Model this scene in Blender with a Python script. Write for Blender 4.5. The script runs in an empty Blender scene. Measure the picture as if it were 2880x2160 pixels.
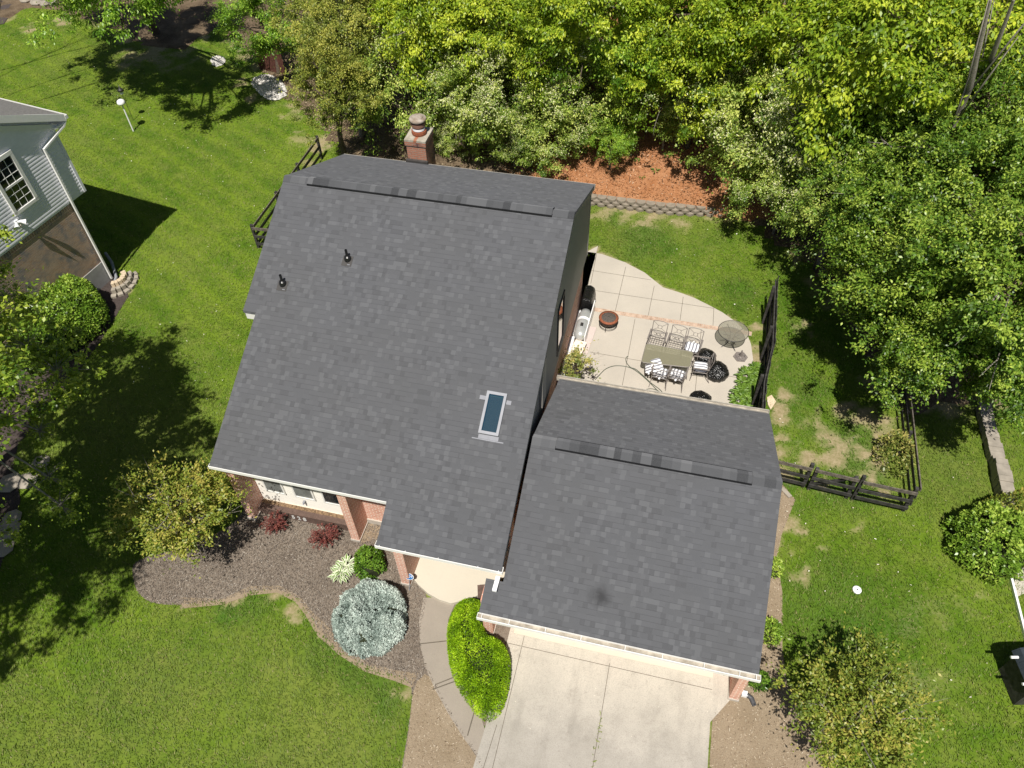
import bpy, math, random
import numpy as np
from mathutils import Matrix, Vector

# ------------------------------------------------------------------ camera
S = bpy.context.scene
CAM_H = 20.5
FPX = 2190.0                      # focal length in pixels of the 2880 px wide photograph
M = np.array([[0.9712938, 0.2367281, -0.0234117], [-0.1639321, 0.7374139, 0.6552458], [-0.1723792, 0.6325983, -0.7550529]])
cd = bpy.data.cameras.new('camera'); cam = bpy.data.objects.new('camera', cd)
S.collection.objects.link(cam); S.camera = cam
cd.sensor_width = 36; cd.lens = FPX / 2880 * 36; cd.clip_end = 2000; cd.clip_start = 0.1
rot = Matrix(((M[0][0], M[1][0], -M[2][0]), (M[0][1], M[1][1], -M[2][1]), (M[0][2], M[1][2], -M[2][2])))
cam.matrix_world = Matrix.Translation((0, 0, CAM_H)) @ rot.to_4x4()

# ------------------------------------------------------------------ world, sun, exposure
SUN_EL = math.radians(62.0); SUN_AZ = math.radians(3.5)      # azimuth east of due south (-Y)
W = bpy.data.worlds.new('World'); S.world = W; W.use_nodes = True
nt = W.node_tree; sky = nt.nodes.new('ShaderNodeTexSky'); sky.sky_type = 'NISHITA'; sky.sun_disc = False
sky.sun_elevation = SUN_EL; sky.sun_rotation = math.radians(180) - SUN_AZ
nt.links.new(sky.outputs[0], nt.nodes['Background'].inputs[0]); nt.nodes['Background'].inputs[1].default_value = 0.045
ld = bpy.data.lights.new('sun', 'SUN'); ld.energy = 5.0; ld.angle = math.radians(0.5); ld.color = (1, 0.955, 0.88)
sun = bpy.data.objects.new('sun', ld); S.collection.objects.link(sun)
tos = Vector((math.sin(SUN_AZ) * math.cos(SUN_EL), -math.cos(SUN_AZ) * math.cos(SUN_EL), math.sin(SUN_EL)))
sun.rotation_euler = tos.to_track_quat('Z', 'Y').to_euler(); sun.location = (0, -20, 60)
S.view_settings.view_transform = 'Standard'; S.view_settings.look = 'None'; S.view_settings.exposure = 0.22
S.view_settings.gamma = 1.0
S.cycles.max_bounces = 6; S.cycles.transparent_max_bounces = 8

rng = np.random.default_rng(7); random.seed(7)

# ------------------------------------------------------------------ surveying helpers: a pixel of the photograph -> a point at height z
def F(x, y, z=0.0):
    d = M.T @ np.array([x - 1440, -(y - 1080), FPX]); t = (z - CAM_H) / d[2]
    return Vector((d[0] * t, d[1] * t, z))
WIN = {'d': (0, 0, 2880 / 2212), 'a': (540, 1260, 600 / 2212), 'b': (1560, 640, 680 / 2212), 'c': (1760, 880, 320 / 2212),
       'm': (1940, 860, 260 / 2212)}
for i in range(9): WIN[i + 1] = ((i % 3) * 960, (i // 3) * 720, 0.434)
def q(w, x, y, z=0.0):
    o = WIN[w]; return F(o[0] + x * o[2], o[1] + y * o[2], z)
def D(x, y, z=0.0): return q('d', x, y, z)
def U(P):
    c = (np.asarray(P) - np.array([0, 0, CAM_H])) @ M.T
    return 1440 + FPX * c[..., 0] / c[..., 2], 1080 - FPX * c[..., 1] / c[..., 2]

# ------------------------------------------------------------------ object helpers
COL = S.collection
def tag(o, label=None, cat=None, group=None, kind=None):
    if label: o['label'] = label
    if cat: o['category'] = cat
    if group: o['group'] = group
    if kind: o['kind'] = kind
    return o
def thing(name, label, cat, loc=(0, 0, 0), rz=0.0, group=None):
    o = bpy.data.objects.new(name, None); COL.objects.link(o); o.empty_display_size = 0.2
    o.location = loc; o.rotation_euler = (0, 0, rz); return tag(o, label, cat, group)
def link(name, me, parent=None, m=None):
    o = bpy.data.objects.new(name, me); COL.objects.link(o)
    if m is not None and not me.materials: me.materials.append(m)
    if parent is not None: o.parent = parent
    return o
def copy_thing(o, loc=None, rz=None, label=None, group=None):
    r = o.copy(); COL.objects.link(r)
    if loc is not None: r.location = loc
    if rz is not None: r.rotation_euler = (0, 0, rz)
    if label: r['label'] = label
    if group: r['group'] = group
    for ch in list(o.children):
        c = ch.copy(); COL.objects.link(c); c.parent = r
        for g in list(ch.children):
            k = g.copy(); COL.objects.link(k); k.parent = c
    return r

class MB:
    def __init__(s, off=(0, 0, 0)): s.v = []; s.f = []; s.uv = {}; s.off = Vector(off)
    def add(s, vs, fs, uvs=None):
        n = len(s.v); s.v += [tuple(Vector(v) - s.off) for v in vs]
        for i, f in enumerate(fs):
            if uvs: s.uv[len(s.f)] = [uvs[j] for j in f]
            s.f.append([n + j for j in f])
        return s
    def box(s, x0, x1, y0, y1, z0, z1):
        return s.add([(x, y, z) for z in (z0, z1) for y in (y0, y1) for x in (x0, x1)],
                     [(0, 2, 3, 1), (4, 5, 7, 6), (0, 1, 5, 4), (2, 6, 7, 3), (0, 4, 6, 2), (1, 3, 7, 5)])
    def obox(s, p, a, b, c):           # centre p, half axes a b c
        p, a, b, c = map(Vector, (p, a, b, c))
        return s.add([p + sx * a + sy * b + sz * c for sz in (-1, 1) for sy in (-1, 1) for sx in (-1, 1)],
                     [(0, 2, 3, 1), (4, 5, 7, 6), (0, 1, 5, 4), (2, 6, 7, 3), (0, 4, 6, 2), (1, 3, 7, 5)])
    def bar(s, p0, p1, w, h=None, up=(0, 0, 1)):   # rectangular bar between two points
        p0, p1 = Vector(p0), Vector(p1); h = h or w; d = (p1 - p0)
        L = d.length / 2; d.normalize(); u = Vector(up)
        if abs(d.dot(u)) > 0.99: u = Vector((0, 1, 0))
        x = d.cross(u).normalized(); u = x.cross(d).normalized()
        return s.obox((p0 + p1) / 2, d * L, x * w / 2, u * h / 2)
    def tube(s, pts, rads, seg=8, cap=True):
        pts = [Vector(p) for p in pts]
        if not hasattr(rads, '__len__'): rads = [rads] * len(pts)
        vs = []; prev = None
        for i, p in enumerate(pts):
            d = (pts[min(i + 1, len(pts) - 1)] - pts[max(i - 1, 0)]).normalized()
            if prev is None:
                a = Vector((1, 0, 0)) if abs(d.x) < 0.9 else Vector((0, 1, 0)); x = d.cross(a).normalized()
            else: x = (prev - d * prev.dot(d)).normalized()
            prev = x; y = d.cross(x)
            for k in range(seg):
                t = 2 * math.pi * k / seg; vs.append(p + (x * math.cos(t) + y * math.sin(t)) * rads[i])
        fs = []
        for i in range(len(pts) - 1):
            for k in range(seg):
                k2 = (k + 1) % seg; fs.append((i * seg + k, i * seg + k2, (i + 1) * seg + k2, (i + 1) * seg + k))
        if cap: fs += [tuple(range(seg))[::-1], tuple((len(pts) - 1) * seg + k for k in range(seg))]
        return s.add(vs, fs)
    def lathe(s, prof, c=(0, 0, 0), seg=24, cap=True):
        c = Vector(c); vs = []; fs = []
        for r, z in prof:
            for k in range(seg):
                t = 2 * math.pi * k / seg; vs.append(c + Vector((r * math.cos(t), r * math.sin(t), z)))
        for i in range(len(prof) - 1):
            for k in range(seg):
                k2 = (k + 1) % seg; fs.append((i * seg + k, i * seg + k2, (i + 1) * seg + k2, (i + 1) * seg + k))
        if cap: fs += [tuple(range(seg))[::-1], tuple((len(prof) - 1) * seg + k for k in range(seg))]
        return s.add(vs, fs)
    def prism(s, poly, ax, a0, a1):    # polygon in the plane normal to axis ax, extruded a0..a1
        def mk(u, v, a): return {'x': (a, u, v), 'y': (u, a, v), 'z': (u, v, a)}[ax]
        n = len(poly)
        return s.add([mk(u, v, a0) for u, v in poly] + [mk(u, v, a1) for u, v in poly],
                     [tuple(range(n))[::-1], tuple(range(n, 2 * n))] + [(i, (i + 1) % n, n + (i + 1) % n, n + i) for i in range(n)])
    def mesh(s, name, m=None, smooth=False):
        me = bpy.data.meshes.new(name); me.from_pydata(s.v, [], s.f)
        if s.uv:
            ul = me.uv_layers.new(name='UVMap')
            for p in me.polygons:
                u = s.uv.get(p.index)
                if u:
                    for k, li in enumerate(p.loop_indices): ul.data[li].uv = u[k]
        bm_fix(me)
        if smooth: me.polygons.foreach_set('use_smooth', [True] * len(me.polygons))
        if m is not None: me.materials.append(m)
        return me
    def build(s, name, m, parent=None, smooth=False): return link(name, s.mesh(name, m, smooth), parent)
import bmesh
def bm_fix(me):
    b = bmesh.new(); b.from_mesh(me); bmesh.ops.recalc_face_normals(b, faces=b.faces); b.to_mesh(me); b.free()

def quads_mesh(name, P, m, tint=None, n=4):
    """P: (N, n, 3) array of n-gons"""
    N = len(P); me = bpy.data.meshes.new(name); me.vertices.add(N * n); me.vertices.foreach_set('co', P.astype(np.float32).ravel())
    me.loops.add(N * n); me.loops.foreach_set('vertex_index', np.arange(N * n, dtype=np.int32))
    me.polygons.add(N); me.polygons.foreach_set('loop_start', np.arange(0, N * n, n, dtype=np.int32))
    if tint is not None:
        a = me.attributes.new('tint', 'FLOAT', 'FACE'); a.data.foreach_set('value', tint.astype(np.float32))
    me.materials.append(m); me.update(calc_edges=True); me.validate(); return me

# ------------------------------------------------------------------ numpy noise / polygons
_grid = rng.random((256, 256))
def vnoise(x, y, sc, seed=0):
    x = np.asarray(x) / sc + 37.3 * seed + 1000; y = np.asarray(y) / sc + 71.9 * seed + 1000
    xi = np.floor(x).astype(int); yi = np.floor(y).astype(int); fx = x - xi; fy = y - yi
    fx = fx * fx * (3 - 2 * fx); fy = fy * fy * (3 - 2 * fy); g = lambda a, b: _grid[a % 256, b % 256]
    return (g(xi, yi) * (1 - fx) + g(xi + 1, yi) * fx) * (1 - fy) + (g(xi, yi + 1) * (1 - fx) + g(xi + 1, yi + 1) * fx) * fy
def fbm(x, y, sc, seed=0, o=4):
    r = 0; a = 1; t = 0
    for i in range(o): r = r + a * vnoise(x, y, sc / 2 ** i, seed + i * 5); t += a; a *= .5
    return r / t
def inpoly(x, y, poly):
    x = np.asarray(x); y = np.asarray(y); r = np.zeros(x.shape, bool); n = len(poly)
    for i in range(n):
        x0, y0 = poly[i][:2]; x1, y1 = poly[(i + 1) % n][:2]
        if y0 == y1: continue
        c = ((y0 > y) != (y1 > y)) & (x < (x1 - x0) * (y - y0) / (y1 - y0) + x0); r ^= c
    return r
def pdist(x, y, poly, closed=True):
    d = np.full(np.asarray(x).shape, 1e9); n = len(poly)
    for i in range(n if closed else n - 1):
        x0, y0 = poly[i][:2]; x1, y1 = poly[(i + 1) % n][:2]; dx, dy = x1 - x0, y1 - y0; L = dx * dx + dy * dy + 1e-9
        t = np.clip(((x - x0) * dx + (y - y0) * dy) / L, 0, 1); d = np.minimum(d, np.hypot(x - x0 - t * dx, y - y0 - t * dy))
    return d
def smooth_poly(pts, it=2):
    P = [Vector(p[:2]) for p in pts]
    for _ in range(it):
        Q = []
        for i in range(len(P)):
            a, b = P[i], P[(i + 1) % len(P)]; Q += [a * .75 + b * .25, a * .25 + b * .75]
        P = Q
    return [(p.x, p.y) for p in P]
def resample(pts, step):
    out = []
    for i in range(len(pts)):
        a = Vector(pts[i][:2]); b = Vector(pts[(i + 1) % len(pts)][:2]); n = max(1, int((b - a).length / step))
        for k in range(n): out.append(tuple(a.lerp(b, k / n)))
    return out
def sstep(x, a, b):
    t = np.clip((x - a) / (b - a), 0, 1); return t * t * (3 - 2 * t)
def clip01(a): return np.clip(a, 0, 1)

# ------------------------------------------------------------------ materials
class NT:
    def __init__(s, name):
        s.m = bpy.data.materials.new(name); s.m.use_nodes = True; s.t = s.m.node_tree; s.t.nodes.clear()
        s.out = s.n('ShaderNodeOutputMaterial'); s.p = s.n('ShaderNodeBsdfPrincipled'); s.l(s.p.outputs[0], s.out.inputs[0])
    def n(s, t, **k):
        x = s.t.nodes.new(t)
        for a, b in k.items(): setattr(x, a, b)
        return x
    def l(s, a, b): s.t.links.new(a, b)
    def inp(s, node, i, v):
        if v is None: return
        if hasattr(v, 'is_output'): s.l(v, node.inputs[i])
        else: node.inputs[i].default_value = v
    def math(s, op, a, b=None, c=None):
        x = s.n('ShaderNodeMath', operation=op); s.inp(x, 0, a); s.inp(x, 1, b); s.inp(x, 2, c); return x.outputs[0]
    def obj(s): return s.n('ShaderNodeTexCoord').outputs['Object']
    def world(s): return s.n('ShaderNodeNewGeometry').outputs['Position']
    def noise(s, co, sc, det=4, rough=.55, dist=0.0):
        x = s.n('ShaderNodeTexNoise'); s.inp(x, 'Vector', co); x.inputs['Scale'].default_value = sc
        x.inputs['Detail'].default_value = det; x.inputs['Roughness'].default_value = rough; x.inputs['Distortion'].default_value = dist
        return x.outputs['Fac']
    def ramp(s, f, stops):
        x = s.n('ShaderNodeValToRGB'); s.inp(x, 0, f); e = x.color_ramp.elements
        e[0].position, e[0].color = stops[0][0], c4(stops[0][1]); e[1].position, e[1].color = stops[-1][0], c4(stops[-1][1])
        for p, c in stops[1:-1]: k = e.new(p); k.color = c4(c)
        return x.outputs[0]
    def mix(s, f, a, b, mode='MIX'):
        x = s.n('ShaderNodeMix', data_type='RGBA', blend_type=mode); s.inp(x, 0, f)
        s.inp(x, 6, c4(a) if isinstance(a, tuple) else a); s.inp(x, 7, c4(b) if isinstance(b, tuple) else b); return x.outputs[2]
    def map(s, f, a, b, c, d):
        x = s.n('ShaderNodeMapRange'); s.inp(x, 0, f)
        for i, v in enumerate((a, b, c, d)): x.inputs[i + 1].default_value = v
        return x.outputs[0]
    def sep(s, v): return s.n_out('ShaderNodeSeparateXYZ', v)
    def n_out(s, t, v): x = s.n(t); s.l(v, x.inputs[0]); return x.outputs
    def comb(s, x, y, z=0.0):
        k = s.n('ShaderNodeCombineXYZ'); s.inp(k, 0, x); s.inp(k, 1, y); s.inp(k, 2, z); return k.outputs[0]
    def attr(s, n): return s.n('ShaderNodeAttribute', attribute_name=n).outputs['Fac']
    def bump(s, h, st=.3, dist=.02):
        x = s.n('ShaderNodeBump'); x.inputs['Strength'].default_value = st; x.inputs['Distance'].default_value = dist
        s.l(h, x.inputs['Height']); s.l(x.outputs[0], s.p.inputs['Normal'])
    def done(s, col=None, rough=.7, spec=.3, metal=0.0):
        if col is not None: s.inp(s.p, 'Base Color', c4(col) if isinstance(col, tuple) else col)
        s.inp(s.p, 'Roughness', rough); s.p.inputs['Specular IOR Level'].default_value = spec; s.p.inputs['Metallic'].default_value = metal
        return s.m
def c4(c): return (c[0], c[1], c[2], 1.0) if len(c) == 3 else c
def sc3(c, k): return tuple(min(1, v * k) for v in c[:3])

def plain(name, col, rough=.6, spec=.3, metal=0.0, var=.18, sc=6.0, bump=.0, col2=None):
    t = NT(name); o = t.obj(); f = t.noise(o, sc, 5)
    f = t.map(f, .3, .7, 0, 1)
    if bump: t.bump(t.noise(o, sc * 6, 3), bump, .01)
    return t.done(t.mix(f, sc3(col, 1 - var), col2 or sc3(col, 1 + var)), rough, spec, metal)

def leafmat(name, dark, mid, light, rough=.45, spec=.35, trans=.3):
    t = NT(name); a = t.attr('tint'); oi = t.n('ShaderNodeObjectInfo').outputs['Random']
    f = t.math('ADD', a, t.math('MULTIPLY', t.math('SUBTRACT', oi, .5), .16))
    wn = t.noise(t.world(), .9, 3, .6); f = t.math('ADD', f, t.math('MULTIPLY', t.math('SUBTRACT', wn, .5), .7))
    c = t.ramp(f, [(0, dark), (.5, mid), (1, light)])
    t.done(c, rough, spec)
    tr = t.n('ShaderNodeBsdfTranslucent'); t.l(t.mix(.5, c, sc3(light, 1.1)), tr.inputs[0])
    mx = t.n('ShaderNodeMixShader'); mx.inputs[0].default_value = trans
    t.l(t.p.outputs[0], mx.inputs[1]); t.l(tr.outputs[0], mx.inputs[2]); t.l(mx.outputs[0], t.out.inputs[0]); return t.m

def _sm():
    y = 9.5
    for _ in range(20): P = D(1297, 1290, 2.2 + .488 * (y - 7.88)); y = P.y
    return tuple(P)
SMUDGE = _sm()       # a sooty stain on the garage roof
def shingles():
    t = NT('asphalt_shingles'); uv = t.n('ShaderNodeUVMap', uv_map='UVMap').outputs[0]; x, y, _ = t.sep(uv)
    row = t.math('FLOOR', t.math('DIVIDE', y, .136)); fy = t.math('FRACT', t.math('DIVIDE', y, .136))
    wn = t.n('ShaderNodeTexWhiteNoise', noise_dimensions='1D'); t.l(row, wn.inputs['W'])
    xo = t.math('ADD', x, t.math('MULTIPLY', wn.outputs[0], 3.7))
    def cells(w, seed):
        c = t.math('FLOOR', t.math('DIVIDE', xo, w)); n = t.n('ShaderNodeTexWhiteNoise', noise_dimensions='3D')
        t.l(t.comb(c, row, seed), n.inputs['Vector']); return n.outputs[0]
    a = cells(.128, 1.0); b = cells(.24, 2.0); g = cells(.11, 3.0)
    base = t.mix(t.map(b, 0, 1, 0, 1), (.093, .096, .105), (.105, .108, .118))
    pale_tab = t.math('GREATER_THAN', a, .86); dk = t.math('LESS_THAN', a, .12); l2 = t.math('GREATER_THAN', g, .955)
    base = t.mix(t.math('MULTIPLY', pale_tab, .60), base, (.138, .142, .152)); base = t.mix(t.math('MULTIPLY', dk, .55), base, (.068, .070, .077))
    base = t.mix(t.math('MULTIPLY', l2, .5), base, (.122, .125, .135))
    o = t.world(); spk = t.noise(o, 60, 2, .7); base = t.mix(t.map(spk, .35, .7, 0, .3), base, (.14, .14, .145), 'MIX')
    big = t.noise(o, .5, 3); base = t.mix(t.map(big, .3, .7, 0, .25), base, (.093, .092, .090))
    edge = t.math('MULTIPLY', t.math('LESS_THAN', fy, .1), t.math('GREATER_THAN', b, .3)); base = t.mix(t.math('MULTIPLY', edge, .42), base, (.05, .05, .055))  # lap shadow under each course, painted in as a dark line
    ds = t.n('ShaderNodeVectorMath', operation='DISTANCE'); t.l(o, ds.inputs[0]); ds.inputs[1].default_value = SMUDGE
    dd_ = t.math('ADD', ds.outputs['Value'], t.math('MULTIPLY', t.math('SUBTRACT', t.noise(o, 5, 4), .5), .35)); base = t.mix(t.map(dd_, .03, .34, .75, 0), base, (.03, .03, .032))
    t.bump(t.math('ADD', t.math('MULTIPLY', a, .5), t.math('ADD', t.math('MULTIPLY', fy, -.6), t.math('MULTIPLY', spk, .5))), .35, .008)
    t.p.inputs['Diffuse Roughness'].default_value = .4
    return t.done(base, .85, .2)

def brick(name, c1, c2, c3, mortar, stain=None, sz=.065, ln=.2):
    t = NT(name); o = t.obj(); x, y, z = t.sep(o); v = t.comb(t.math('ADD', x, y), z, 0.0)
    b = t.n('ShaderNodeTexBrick'); t.l(v, b.inputs['Vector']); b.inputs['Scale'].default_value = 1
    b.inputs['Brick Width'].default_value = ln + .01; b.inputs['Row Height'].default_value = sz + .01; b.inputs['Mortar Size'].default_value = .011
    b.inputs['Mortar Smooth'].default_value = .1; b.inputs['Color1'].default_value = c4(c1); b.inputs['Color2'].default_value = c4(c2); b.inputs['Mortar'].default_value = c4(mortar)
    b.inputs['Bias'].default_value = 0
    col = t.mix(t.map(t.noise(o, 1.3, 4), .4, .65, 0, .6), b.outputs[0], c3)
    col = t.mix(b.outputs[1], col, mortar)
    col = t.mix(t.map(t.noise(o, 30, 3), .3, .7, 0, .3), col, sc3(c2, .6))
    if stain: col = t.mix(t.map(t.noise(o, 2.2, 5, .6), .48, .62, 0, .85), col, stain)
    t.bump(t.math('ADD', t.math('MULTIPLY', b.outputs[1], -1.0), t.noise(o, 40, 2)), .6, .01)
    return t.done(col, .85, .2)

def concrete(name, c, stain=(.3, .27, .23), amt=.4, sc=.6, sp=.3):
    t = NT(name); o = t.world(); col = t.mix(t.map(t.noise(o, sc, 6, .6), .35, .68, 0, 1), c, tuple(a * (1 - amt) + b * amt for a, b in zip(c, stain)))
    col = t.mix(t.map(t.noise(o, 45, 3, .7), .42, .75, 0, sp), col, sc3(c, .55))
    col = t.mix(t.map(t.noise(o, 5, 6, .7, .6), .56, .75, 0, .35), col, stain)
    t.bump(t.noise(o, 70, 3), .15, .005); return t.done(col, .8, .25)

M_SHIN = shingles()
M_BRICK = brick('orange_red_brick', (.56, .22, .14), (.76, .40, .29), (.68, .38, .29), (.86, .74, .62))
M_CHIM = brick('chimney_brick', (.36, .13, .08), (.44, .19, .12), (.4, .2, .13), (.32, .25, .2), stain=(.06, .045, .05))
M_NBRICK = brick('brown_old_brick', (.38, .22, .14), (.54, .35, .24), (.36, .31, .27), (.42, .36, .31), stain=(.21, .20, .205))
def drive_mat():
    t = NT('driveway_concrete'); o = t.world(); x, y, z = t.sep(o); n = t.noise(o, .9, 6, .65)
    pale_end = t.map(t.math('ADD', y, t.math('MULTIPLY', t.math('SUBTRACT', n, .5), 3.2)), 6.0, 8.0, 0, 1)
    c = t.mix(t.map(n, .35, .65, 0, 1), (.345, .318, .275), (.425, .392, .345)); c = t.mix(pale_end, c, (.52, .475, .405))  # paler towards the garage
    tr = t.noise(t.comb(t.math('MULTIPLY', x, 1.4), t.math('MULTIPLY', y, .22), 0.0), 1.6, 4, .6); c = t.mix(t.map(tr, .52, .7, 0, .3), c, (.20, .18, .155))
    c = t.mix(t.map(t.noise(o, 3.4, 7, .75, .5), .56, .72, 0, .5), c, (.22, .195, .165)); c = t.mix(t.map(t.noise(o, 42, 3, .7), .45, .75, 0, .5), c, (.2, .18, .16))
    w = t.n('ShaderNodeTexVoronoi', feature='F1'); t.l(o, w.inputs['Vector']); w.inputs['Scale'].default_value = 3.1; c = t.mix(t.math('MULTIPLY', t.math('LESS_THAN', w.outputs['Distance'], .045), .6), c, (.68, .62, .52))
    t.bump(t.noise(o, 70, 3), .2, .005); return t.done(c, .85, .2)
M_DRIVE = drive_mat()
M_PATIO = concrete('patio_concrete', (.515, .465, .395), (.40, .365, .315), .6, .5, .25)
M_WALK = concrete('walkway_concrete', (.33, .285, .235), (.23, .20, .165), .5, .7)
M_PORCH = concrete('porch_concrete', (.60, .55, .45), (.46, .41, .34), .3, .4, .12)
M_FOUND = concrete('foundation_concrete', (.5, .46, .4), (.3, .28, .25), .5, 1.5)
M_JOINT = plain('joint_dark', (.13, .11, .085), .9)
M_WHITE = plain('white_paint', (.78, .77, .73), .45, .4, var=.05)
M_GUTREAR = plain('weathered_gutter', (.40, .37, .32), .6, .3, var=.2, sc=6)
M_GUTWH = plain('white_aluminium', (.80, .79, .76), .35, .5, var=.04)
M_GUTIN = plain('gutter_inside_dirt', (.28, .24, .19), .8, col2=(.50, .45, .37), sc=5)
M_CREAM = plain('cream_paint', (.66, .59, .48), .5, .4, var=.06)
M_TANGR = plain('grey_brown_siding_paint', (.30, .285, .26), .6, .3, var=.05)
M_DARKFA = plain('dark_fascia', (.055, .052, .05), .6)
M_DTIMB = plain('brown_stained_timber', (.115, .075, .06), .75, var=.2, sc=9)
M_BLKW = plain('black_stained_wood', (.030, .028, .027), .7, .3, var=.35, sc=8, col2=(.07, .066, .062))
M_BLKTOP = plain('worn_black_wood', (.075, .066, .058), .8, var=.3, col2=(.2, .17, .14), sc=10)
M_WIRE = plain('black_wire', (.02, .02, .02), .5)
M_BLKP = plain('black_plastic', (.012, .012, .013), .35, .5)
M_METAL = plain('bare_aluminium', (.27, .275, .30), .5, .4, .0, var=.08)
M_TAUPE = plain('taupe_painted_metal', (.20, .175, .16), .45, .5, var=.08)
M_BLKMET = plain('black_metal', (.03, .028, .027), .5, .5)
M_RUST = plain('rusty_steel', (.27, .09, .045), .7, .3, .2, var=.3, sc=20)
M_ASH = plain('charred_screen', (.09, .075, .065), .8, var=.5, sc=25)
M_STONE = plain('grey_tan_stone', (.31, .275, .225), .85, var=.2, sc=4, bump=.4)
M_FLAG = plain('tan_flagstone', (.60, .48, .34), .85, var=.15)
M_PINK = plain('pale_pink_board', (.55, .46, .42), .7, var=.06)
M_NROOF = plain('grey_brown_shingle', (.20, .19, .18), .85, var=.25, sc=14)
M_SIDN = plain('pale_grey_siding', (.78, .78, .83), .5, .35, var=.04)
M_WCLAP = plain('white_clapboard', (.80, .77, .70), .55, .3, var=.04)
M_BARK = plain('brown_bark', (.11, .085, .065), .9, .1, var=.35, sc=9, bump=.6)
M_BARKG = plain('grey_bark', (.25, .225, .19), .9, .1, var=.3, sc=9, bump=.6)
M_PAPER = plain('white_paper', (.85, .85, .84), .6, var=.02)
M_BLUE = plain('blue_sign', (.03, .16, .42), .4, .5, var=.05)
M_TXT = plain('white_letters', (.8, .8, .8), .4, var=.02)
M_GREYTX = plain('pale_grey_letters', (.62, .62, .60), .5, var=.05)
M_CANOPY = plain('dark_slate_panel', (.035, .045, .055), .4, .4, var=.1)
M_PLSTC = plain('white_plastic', (.85, .85, .85), .3, .5, var=.02)
M_GREYPIPE = plain('grey_corrugated_plastic', (.25, .26, .28), .5)
M_BLKPIPE = plain('dark_grey_pipe', (.07, .07, .075), .5)
M_TANK = plain('silver_grey_paint', (.42, .43, .42), .35, .5, .25, var=.15, sc=3)
M_HOSE = plain('dark_green_hose', (.07, .085, .06), .45)

def glass_dark(name, col, rough=.04, spec=.8):
    t = NT(name); return t.done(col, rough, spec)
M_GLDK = glass_dark('dark_window_glass', (.012, .016, .02))
def mirror():
    t = NT('reflective_window_glass'); return t.done((.55, .55, .55), .02, 1.0, 1.0)
M_MIRR = mirror()
def seethru(name, tintc, opac, rough=.03):
    t = NT(name); t.done(tintc, rough, .6); tr = t.n('ShaderNodeBsdfTransparent'); tr.inputs[0].default_value = c4(sc3(tintc, 1)) if False else (.86, .88, .84, 1)
    mx = t.n('ShaderNodeMixShader'); mx.inputs[0].default_value = opac; t.l(tr.outputs[0], mx.inputs[1]); t.l(t.p.outputs[0], mx.inputs[2]); t.l(mx.outputs[0], t.out.inputs[0]); return t.m
M_TGLASS = seethru('dusty_table_glass', (.30, .28, .19), .62, .12)
M_RGLASS = seethru('clear_table_glass', (.33, .30, .25), .38, .05)
M_SKGLASS = seethru('skylight_glass', (.015, .06, .11), .45, .02)
def bagmat():
    t = NT('black_bag_plastic'); o = t.obj(); t.bump(t.noise(o, 9, 4, .6, 1.2), .9, .05); return t.done((.008, .008, .008), .22, .6)
M_BAG = bagmat()
def striped():
    t = NT('striped_canvas'); x, y, z = t.sep(t.n('ShaderNodeUVMap', uv_map='UVMap').outputs[0])
    w = t.math('ADD', x, t.math('MULTIPLY', t.math('SINE', t.math('MULTIPLY', y, 18.0)), .006))
    f = t.math('GREATER_THAN', t.math('FRACT', t.math('DIVIDE', w, .115)), .55)
    return t.done(t.mix(f, (.82, .82, .83), (.22, .22, .25)), .85, .1)
M_STRIPE = striped()
def rustcap():
    t = NT('rust_streaked_crown'); x, y, z = t.sep(t.obj()); n = t.noise(t.obj(), 6, 4)
    f = t.math('LESS_THAN', t.math('ABSOLUTE', t.math('ADD', t.math('SUBTRACT', x, .28), t.math('MULTIPLY', t.math('SUBTRACT', n, .5), .1))), .055)
    return t.done(t.mix(t.math('MULTIPLY', f, .85), t.mix(t.map(n, .35, .65, 0, 1), (.30, .27, .21), (.44, .40, .33)), (.33, .11, .05)), .85)
M_CROWN = rustcap()
def capmat():
    t = NT('ridge_cap_shingle'); o = t.world(); c = t.ramp(t.attr('tint'), [(0, (.045, .047, .053)), (.3, (.08, .083, .091)), (.8, (.10, .103, .112)), (1, (.14, .143, .152))]); c = t.mix(t.map(t.noise(o, 60, 2, .7), .35, .7, 0, .3), c, (.16, .16, .16)); t.p.inputs['Diffuse Roughness'].default_value = 1.0; return t.done(c, .85, .2)
M_CAP = capmat()
#GROUND#
# ================================================================== SETTING
# ---- outlines on the ground (metres), surveyed from the photograph
P2 = lambda L: [tuple(D(x, y)[:2]) for x, y in L]
BED = smooth_poly(P2([(540, 1085), (500, 1140), (380, 1190), (285, 1210), (288, 1255), (300, 1285), (330, 1305), (400, 1308), (480, 1298), (540, 1278),
      (600, 1272), (640, 1290), (665, 1320), (690, 1365), (730, 1405), (790, 1440), (850, 1458), (893, 1475), (885, 1560), (868, 1659), (866, 1700),
      (1060, 1700), (1040, 1640), (985, 1560), (930, 1460), (905, 1390), (915, 1330), (925, 1285), (890, 1230), (880, 1180), (860, 1130), (800, 1090), (640, 1060)]), 2)
DRIVE = [(-2.62, 8.58), (3.3, 8.58), (3.3, 7.95), (2.86, 7.3), (2.88, 6.0), (2.9, 3.0), (2.95, -8), (-2.95, -8), (-2.75, 3.2), (-2.62, 5.9)]
WALKC = [D(915, 1292), D(905, 1345), D(908, 1395), D(918, 1440), D(940, 1490), D(970, 1545), D(1005, 1600), D(1035, 1640), D(1045, 1665)]
WALKI = [D(1060, 1640), D(1052, 1590), D(1030, 1520), D(1000, 1480), D(972, 1400), D(968, 1340), D(985, 1300), D(1000, 1290)]
WALK = [tuple(p[:2]) for p in WALKC] + [tuple(p[:2]) for p in WALKI]
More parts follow.
